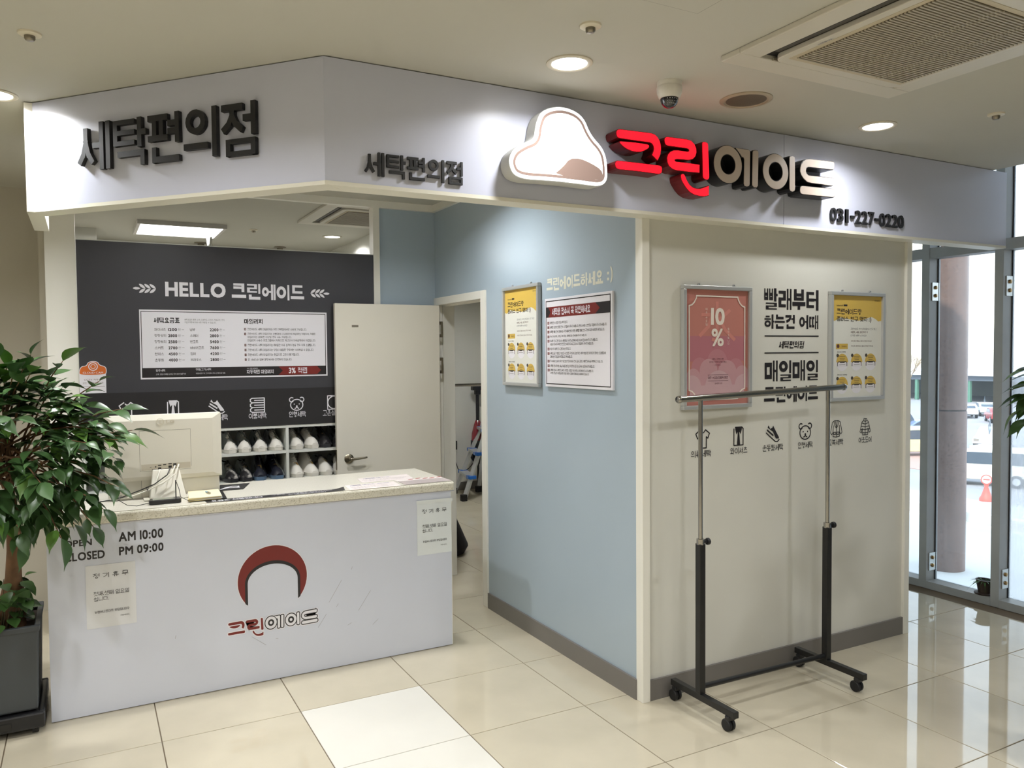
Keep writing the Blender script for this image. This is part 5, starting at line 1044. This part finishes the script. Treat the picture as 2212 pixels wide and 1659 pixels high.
# --- tree at the right edge of the picture
tr2 = thing('potted_tree', 'dark leafy tree reaching in at the right edge near the window', 'plant', (3.23,-2.12,.08))
w2 = MB().tube([(3.23,-2.12,.40),(3.22,-2.12,.8),(3.21,-2.11,1.3),(3.2,-2.1,1.6)], [.03,.025,.018,.010], 10); fr_ = []
for p_ in ((2.985,-1.93,1.50),(2.99,-1.94,1.54),(2.995,-1.92,1.44),(3.0,-1.95,1.58),(3.01,-1.93,1.40),(3.02,-1.97,1.49),(3.03,-1.93,1.60)): fr_.append((p_, .3, 5))
for k in range(22):
    a = rng.uniform(-PI,PI); el = rng.uniform(-.4,1.1); fr_.append(((3.30+.32*math.cos(a)*math.cos(el), -2.12+.32*math.sin(a)*math.cos(el), 1.55+.34*math.sin(el)), .3, 5))
fr_ = [f for f in fr_ if f[0][0]-f[0][1]*.45 > 3.84]
LM2 = LM; in_tree(tr2, (3.21,-2.11,1.5), fr_, 150, w2); w2.build('trunk', BARK, tr2, smooth=True)
pt2 = thing('round_planter', 'round dark planter of the tree at the right edge', 'planter', (3.23,-2.12,0))
MB().lathe([(.13,0),(.17,.40),(.18,.42),(.165,.42),(.16,.39),(0,.385)], (3.23,-2.12,0.001), 28).build('body', POT_M, pt2, smooth=True)

# ================================================================== store room
hr = thing('hanging_rail', 'steel clothes rail across the store room', 'rail', (3.3,4.2,1.34))
MB().cyl((2.14,4.2,1.345),(4.42,4.2,1.335),.016,14).build('tube', CHROME, hr, smooth=True)
for x,y in ((2.145,4.2),(4.415,4.2)): MB().lathe([(.03,-.004),(.03,.004)], (x,y,1.34), 16, 'x').build('flange', NICKEL, hr)
VX, VY = 3.985, 5.08
vc = thing('stick_vacuum', 'upright black and red stick vacuum leaning on the store room wall', 'vacuum cleaner', (VX,VY,.0))
MB().box(VX-.075,VX+.075,VY-.04,VY+.04,1.235,1.285).box(VX-.035,VX+.035,VY-.03,VY+.03,1.18,1.24).build('floor_head', BLACK_PL, vc, bevel=.010)
MB().cyl((VX,VY,.82),(VX,VY,1.20),.022,14).build('tube', BLACK_PL, vc, smooth=True)
MB().tube([(VX,VY,.86),(VX-.005,VY-.01,.80),(VX-.02,VY-.01,.70),(VX-.03,VY-.01,.58)], [.03,.05,.062,.062], 16).build('dust_bin', mat('vacuum_red', rgb(130,24,40), .2, coat=.6), vc, smooth=True)
MB().tube([(VX-.03,VY-.01,.62),(VX-.03,VY-.01,.50),(VX-.02,VY-.01,.40),(VX,VY,.33)], [.066,.066,.055,.03], 16).tube([(VX-.07,VY-.03,.56),(VX-.105,VY-.03,.50),(VX-.105,VY-.03,.42),(VX-.06,VY-.03,.36),(VX-.01,VY-.01,.34)],.015,10).tube([(VX,VY,.34),(VX,VY,.0)],.014,8).build('motor_body', BLACK_PL, vc, smooth=True)
ld_ = thing('step_ladder', 'aluminium step ladder with blue joints in the store room', 'ladder', (3.75,4.75,0))
f0, f1 = Vector((3.62,5.0,0)), Vector((3.52,4.5,0)); t0, t1 = Vector((4.10,5.02,1.0)), Vector((3.97,4.66,1.0)); b0, b1 = Vector((3.93,4.96,0)), Vector((3.88,4.5,0))
BLUEP = mat('blue_plastic', rgb(26,104,196), .35)
for a, b_ in ((f0,t0),(f1,t1)): MB().obox(a, b_, .055, .026).build('front_rail', ALU, ld_)
for a, b_ in ((b0,t0),(b1,t1)): MB().obox(a, b_, .045, .022).build('rear_rail', ALU, ld_)
for p_ in (f0,f1,b0,b1): MB().box(p_.x-.034,p_.x+.034,p_.y-.03,p_.y+.03,.001,.075).build('rubber_foot', RUBBER, ld_, bevel=.006)
for k,f in enumerate((.26,.52,.78)):
    p_, q_ = f0.lerp(t0,f), f1.lerp(t1,f); MB().obox(p_, q_, .10, .030).build('step', ALU, ld_)
    for z_ in (p_,q_): MB().box(z_.x-.045,z_.x+.045,z_.y-.05,z_.y+.05,z_.z-.02,z_.z+.018).build('blue_joint', BLUEP, ld_, bevel=.005)
MB().tube([t0, t0+Vector((-.02,.02,.14)), t0+Vector((.08,.03,.24)), t1+Vector((-.08,.0,.24)), t1+Vector((.02,0,.14)), t1], .028, 10).build('blue_handle', BLUEP, ld_, smooth=True)
bag = thing('garment_bag', 'black cloth bag slumped on the store room floor', 'bag', (2.36,2.35,0))
MB().tube([(2.39,2.44,.0),(2.40,2.42,.06),(2.38,2.43,.18),(2.34,2.46,.40),(2.32,2.48,.66),(2.31,2.49,.90)], [.15,.185,.150,.105,.08,.05], 18).build('sack', mat('black_cloth', rgb(28,24,28), .8, var=.2, vscale=8, bump=.6, bscale=18), bag, smooth=True)
sk = thing('power_socket', 'white wall socket with plugged charger in the store room', 'socket', (3.68,5.19,.42)); MB().box(3.635,3.735,5.188,5.1985,.42,.58).build('plate', SHELF_M, sk, bevel=.003)
ch = thing('charger_plug', 'black charger plugged into the store room socket', 'charger', (3.70,5.16,.50)); MB().box(3.67,3.735,5.14,5.188,.51,.62).build('body', BLACK_PL, ch, bevel=.006)
MB().tube([(3.70,5.16,.51),(3.705,5.15,.38),(3.73,5.12,.28),(3.78,5.1,.23),(3.86,5.08,.28),(3.94,5.05,.38)],.005,6).build('cord', BLACK_PL, ch)

# ================================================================== glass wall
wn_ = struct(thing('window_1', 'aluminium framed glass curtain wall on the right', 'window', (4.99,-.4,0))); del wn_['category']
ys = [-.181 - .507*k for k in range(-4,18)]
for y in ys: MB().box(4.93,5.055,y-.028,y+.028,0,3.7).build('mullion', MULL, wn_, bevel=.002)
for a, b_ in zip(ys[1:], ys[:-1]):
    y0, y1 = a+.028, b_-.028
    MB().box(4.93,5.055,y0,y1,0,.052).build('sill', MULL, wn_)
    MB().box(4.935,5.055,y0,y1,2.315,2.385).build('transom', MULL, wn_)
    gm = GLASS_DIRTY if y1 < -.70 else GLASS
    MB().box(5.030,5.038,y0,y1,.052,2.315).build('pane', gm, wn_); MB().box(5.030,5.038,y0,y1,2.385,3.7).build('pane', gm, wn_)
    MB().box(5.022,5.030,y0,y0+.006,.052,3.7).box(5.022,5.030,y1-.006,y1,.052,3.7).build('gasket', RUBBER, wn_)
for y in ys[3:9]:
    for z in (2.085,.185):
        o = MB().box(4.958,5.036,y-.034,y-.028,z-.063,z+.063).build('clamp_plate', STEEL, wn_)
        for dz in (-.028,.028): MB().lathe([(.013,0),(.013,-.007),(.009,-.010),(0,-.0105)], (4.992,y-.034,z+dz), 12, 'y').build('bolt', BRASS, o, smooth=True)
sp_ = thing('small_pot_plant', 'small spiky plant in a brown pot on the window sill', 'plant', (4.985,-.59,.0525))
MB().lathe([(.036,0),(.050,.09),(.054,.095),(.046,.095),(.044,.085),(0,.082)], (4.985,-.59,.0535), 20).build('pot', mat('brown_pot', rgb(62,50,42), .6), sp_, smooth=True)
MB().lathe([(.058,0),(.062,.008),(.05,.010)], (4.985,-.59,.0528), 20).build('saucer', mat('brown_pot', rgb(62,50,42), .6), sp_, smooth=True)
LS = leaf_mesh('leaf', LEAF_A, .09,.013,.3,.9,.3)
for k in range(22):
    a = 2*PI*k/22; put_leaf(LS, (4.985+.02*math.cos(a),-.59+.02*math.sin(a),.135), (math.cos(a),math.sin(a),rng.uniform(.3,1.0)), sp_, 0, rng.uniform(.7,1.1))

# ================================================================== outside, one storey below
ASPH = mat('asphalt', rgb(150,148,150), .9, var=.08, vscale=.4); PAVE = mat('grey_paving', rgb(170,172,176), .85, var=.12, vscale=2); REDP = mat('red_paving', rgb(176,140,128), .9, var=.06, vscale=1); CONC = mat('pale_concrete', rgb(206,204,198), .8, var=.05, vscale=1.2)
struct(MB().box(5,420,-200,320,-6.0,-5.6).build('ground', ASPH), 'street outside one storey below')
struct(MB().box(20,37.5,-20,60,-5.6,-5.55).build('ground_paving', PAVE), 'grey paving outside')
struct(MB().box(44.5,57,-20,90,-5.6,-5.57).build('ground_red', REDP), 'reddish paving outside')
struct(MB().box(5.06,9.3,-9,14,-.62,-.42).box(9.2,9.3,-9,14,-.42,-.30).build('ledge', CONC), 'pale concrete ledge outside the glass')
struct(MB().box(5.06,5.2,-9,14,-6,-.05).build('wall_outside', CONC))
cl_ = thing('round_column', 'brown round granite column just outside the glass', 'column', (7.0,1.0,-.42))
for z0, z1 in ((-.42,1.10),(1.115,2.6),(2.615,4.2)): MB().cyl((7,1,z0),(7,1,z1),.172,40).build('drum', mat('brown_granite', rgb(122,98,88), .35, var=.10, vscale=5, speck=rgb(96,74,66), sscale=60), cl_, smooth=True)
MB().cyl((7,1,-.42),(7,1,4.2),.166,32).build('core', mat('column_joint', rgb(70,58,54), .7), cl_, smooth=True)
struct(MB().box(5.75,5.95,-9,-1.35,-.42,4.5).build('wall_outside_pale', mat('pale_grey_cladding', rgb(196,200,202), .6, var=.08, vscale=2)), 'pale grey cladding outside')
# far buildings
cb = thing('cream_building', 'cream building wall bright in the daylight outside', 'building', (140,84,-5.6))
CRM = mat('cream_facade', rgb(240,228,206), .8, var=.03, vscale=.2)
for k in range(9): MB().box(132,150,50,96.5,-5.6+3.6*k+(3.2 if k==0 else 0),-5.6+3.6*(k+1)-.05).build('facade_panel', CRM, cb)
MB().box(132.1,150,50,96.5,-2.4,26).build('core', mat('cream_joint', rgb(214,200,178), .8), cb)
cp = thing('market_canopy', 'long low canopy with dark underside behind the parked cars', 'canopy', (118,66,-5.6))
MB().box(108,126,40,110,-1.9,-1.3).build('roof', mat('canopy_white', rgb(226,228,230), .6), cp); MB().box(108.5,126,40,110,-2.6,-1.9).build('valance', mat('canopy_dark', rgb(96,104,112), .7), cp); MB().box(125,126,40,110,-5.6,-2.6).build('back_wall', mat('canopy_back', rgb(120,124,122), .8), cp)
for y in (48,56,64,72,80,88,96): MB().box(108.6,109,y-.2,y+.2,-5.6,-2.6).build('post', mat('post_green', rgb(86,130,108), .6), cp)
ap = thing('apartment_block', 'white apartment block with stacked balconies outside', 'building', (150,98,-5.6))
APW = mat('apartment_white', rgb(236,238,240), .8); APG = mat('apartment_glass', rgb(150,172,190), .2)
MB().box(148,170,101,125,-5.6,46).build('wall', APW, ap)
for k in range(15):
    for j in range(5):
        y = 102.0+4.2*j; z = -3.2+3.3*k
        o = MB().box(147.9,148.05,y,y+2.6,z,z+1.9).build('window', APG, ap); MB().box(147.3,148,y-.1,y+2.7,z-.75,z-.1).build('balcony', mat('balcony_pale', rgb(214,220,224), .6), ap)
tw = thing('bare_tree', 'bare winter tree standing before the apartment block', 'tree', (98,66.2,-5.6)); tb = MB(); r3 = random.Random(5)
def branch(p, d, l, r, dep):
    q = p + d*l; tb.tube([p, p.lerp(q,.5)+Vector((r3.uniform(-.1,.1),r3.uniform(-.1,.1),0))*l, q], [r, r*.8, r*.6], 5, False)
    if dep:
        for _ in range(3): branch(q, (d+Vector((r3.uniform(-.7,.7),r3.uniform(-.7,.7),r3.uniform(-.1,.5)))).normalized(), l*.7, r*.6, dep-1)
branch(Vector((98,66.2,-5.6)), Vector((0,0,1)), 2.6, .16, 4); tb.build('branches', mat('winter_bark', rgb(150,126,98), .9), tw)
# cars
def car(label, x, y, rz, col, van=False, sc=1.0):
    t = thing('parked_car', label, 'car', (x,y,-5.595), 'vehicles outside', rz); m = mat('car_'+label.split()[0], col, .25, coat=.6, spec=.5)
    PX = plane((0,0,0),(1,0,0),(0,0,1),(0,-1,0))
    if van: body = [(-2.4,.35),(2.4,.35),(2.45,.95),(2.25,1.15),(1.5,1.25),(.95,1.95),(-2.2,2.0),(-2.42,1.7)]; win = [(-2.1,1.2),(1.3,1.2),(.85,1.82),(-2.1,1.85)]
    else: body = [(-2.2,.30),(2.2,.30),(2.25,.72),(1.9,.88),(1.05,.98),(.35,1.45),(-1.05,1.48),(-1.75,1.02),(-2.2,.98)]; win = [(-1.45,1.02),(.85,1.0),(.28,1.38),(-.98,1.41)]
    MB().prism(PX, smooth_poly(body,1), -.88, .88).build('body', m, t, local=True, bevel=.06)
    dg = mat('car_glass', rgb(66,76,86), .1); a_ = len(win)
    for s_ in (1,-1): MB().prism(PX, win, .885*s_-.01, .885*s_+.01).build('side_window', dg, t, local=True)
    zz = (1.25,1.85) if van else (1.0,1.40)
    fx = (1.5,.95) if van else (1.03,.37); MB().obox((fx[0]+.02,0,zz[0]+.02),(fx[1]+.02,0,zz[1]+.02),1.5,.03,(0,1,0)).build('windscreen', dg, t, local=True)
    fx = (-2.44,-2.24) if van else (-1.74,-1.08); MB().obox((fx[0],0,zz[0]+.08),(fx[1],0,zz[1]),.04,1.4,(0,1,0)).build('rear_window', dg, t, local=True)
    for wx in (-1.4,1.42):
        for s_ in (1,-1):
            o = MB().lathe([(.10,0),(.32,0),(.34,.04*s_),(.34,.20*s_),(.30,.22*s_)], (wx,s_*.70,.34), 20, 'y').build('wheel', RUBBER, t, smooth=True, local=True)
            MB().lathe([(.20,0),(.18,.03*s_),(0,.03*s_)], (wx,s_*.915,.34), 14, 'y').build('hub', ALU, o, smooth=True, local=True)
    for s_ in (1,-1): MB().box(2.15 if not van else 2.36,2.28 if not van else 2.47,s_*.6-.18,s_*.6+.18,.62,.80).build('headlight', STEEL, t, local=True)
    return t
car('beige van parked nearest outside the glass', 42.6, 21.9, math.radians(118), rgb(220,214,198), True)
car('white car parked farther along the red paving', 59.5, 31.6, math.radians(200), rgb(232,236,238))
car('pearl car leftmost in the far parking row', 84.0, 49.0, math.radians(40), rgb(236,236,232))
car('silver car in the middle of the far parking row', 88.0, 49.2, math.radians(40), rgb(222,226,230))
car('red car at the right of the far parking row', 80.5, 43.5, math.radians(40), rgb(190,60,60))
car('blue car seen in the left glass strip', 62.0, 39.3, math.radians(150), rgb(120,136,170))
car('yellow car seen low in the left glass strip', 50.5, 31.6, math.radians(150), rgb(220,206,150), True)
sg = thing('street_sign', 'red cone shaped stand with a round white sign outside', 'sign', (37.6,18.9,-5.55))
MB().lathe([(.30,0),(.30,.12),(.22,.25),(.08,.68),(.11,.82)], (37.6,18.9,-5.55), 18).build('cone', mat('cone_red', rgb(226,92,78), .5), sg, smooth=True)
dsc = plane((37.6,18.9,-4.52),(.545,-.838,0),(0,0,1),(-.838,-.545,0))
MB().ring(dsc,(0,0),.24,.19,-.02,.02,28).build('rim', mat('cone_red', rgb(226,92,78), .5), sg); MB().prism(dsc,circ(0,0,.195,24),-.012,.012).build('disc', PRINT_W, sg); MB().rect(dsc,-.14,.14,-.035,.035,.02).build('bar_print', mat('cone_red', rgb(226,92,78), .5), sg)
blk = tag(MB().box(54.4,56.0,29.0,30.2,-5.6,-5.0).build('concrete_block', CONC, bevel=.05), 'grey concrete block beside the far white car', 'block')

for o in bpy.data.objects:
    if o.type == 'MESH' and o.parent and o.name.split('.')[0] in ('body_print','rules_print','price_print','unit_print','small_print','accent_print','footer_print','vertical_print','reversed_print','digit_print','number_print'): o['kind'] = 'stuff'
    if o.type == 'MESH' and o.parent and o.name.startswith('lettering') and o.parent.get('category') in ('paper','notice','sticker'): o['kind'] = 'stuff'
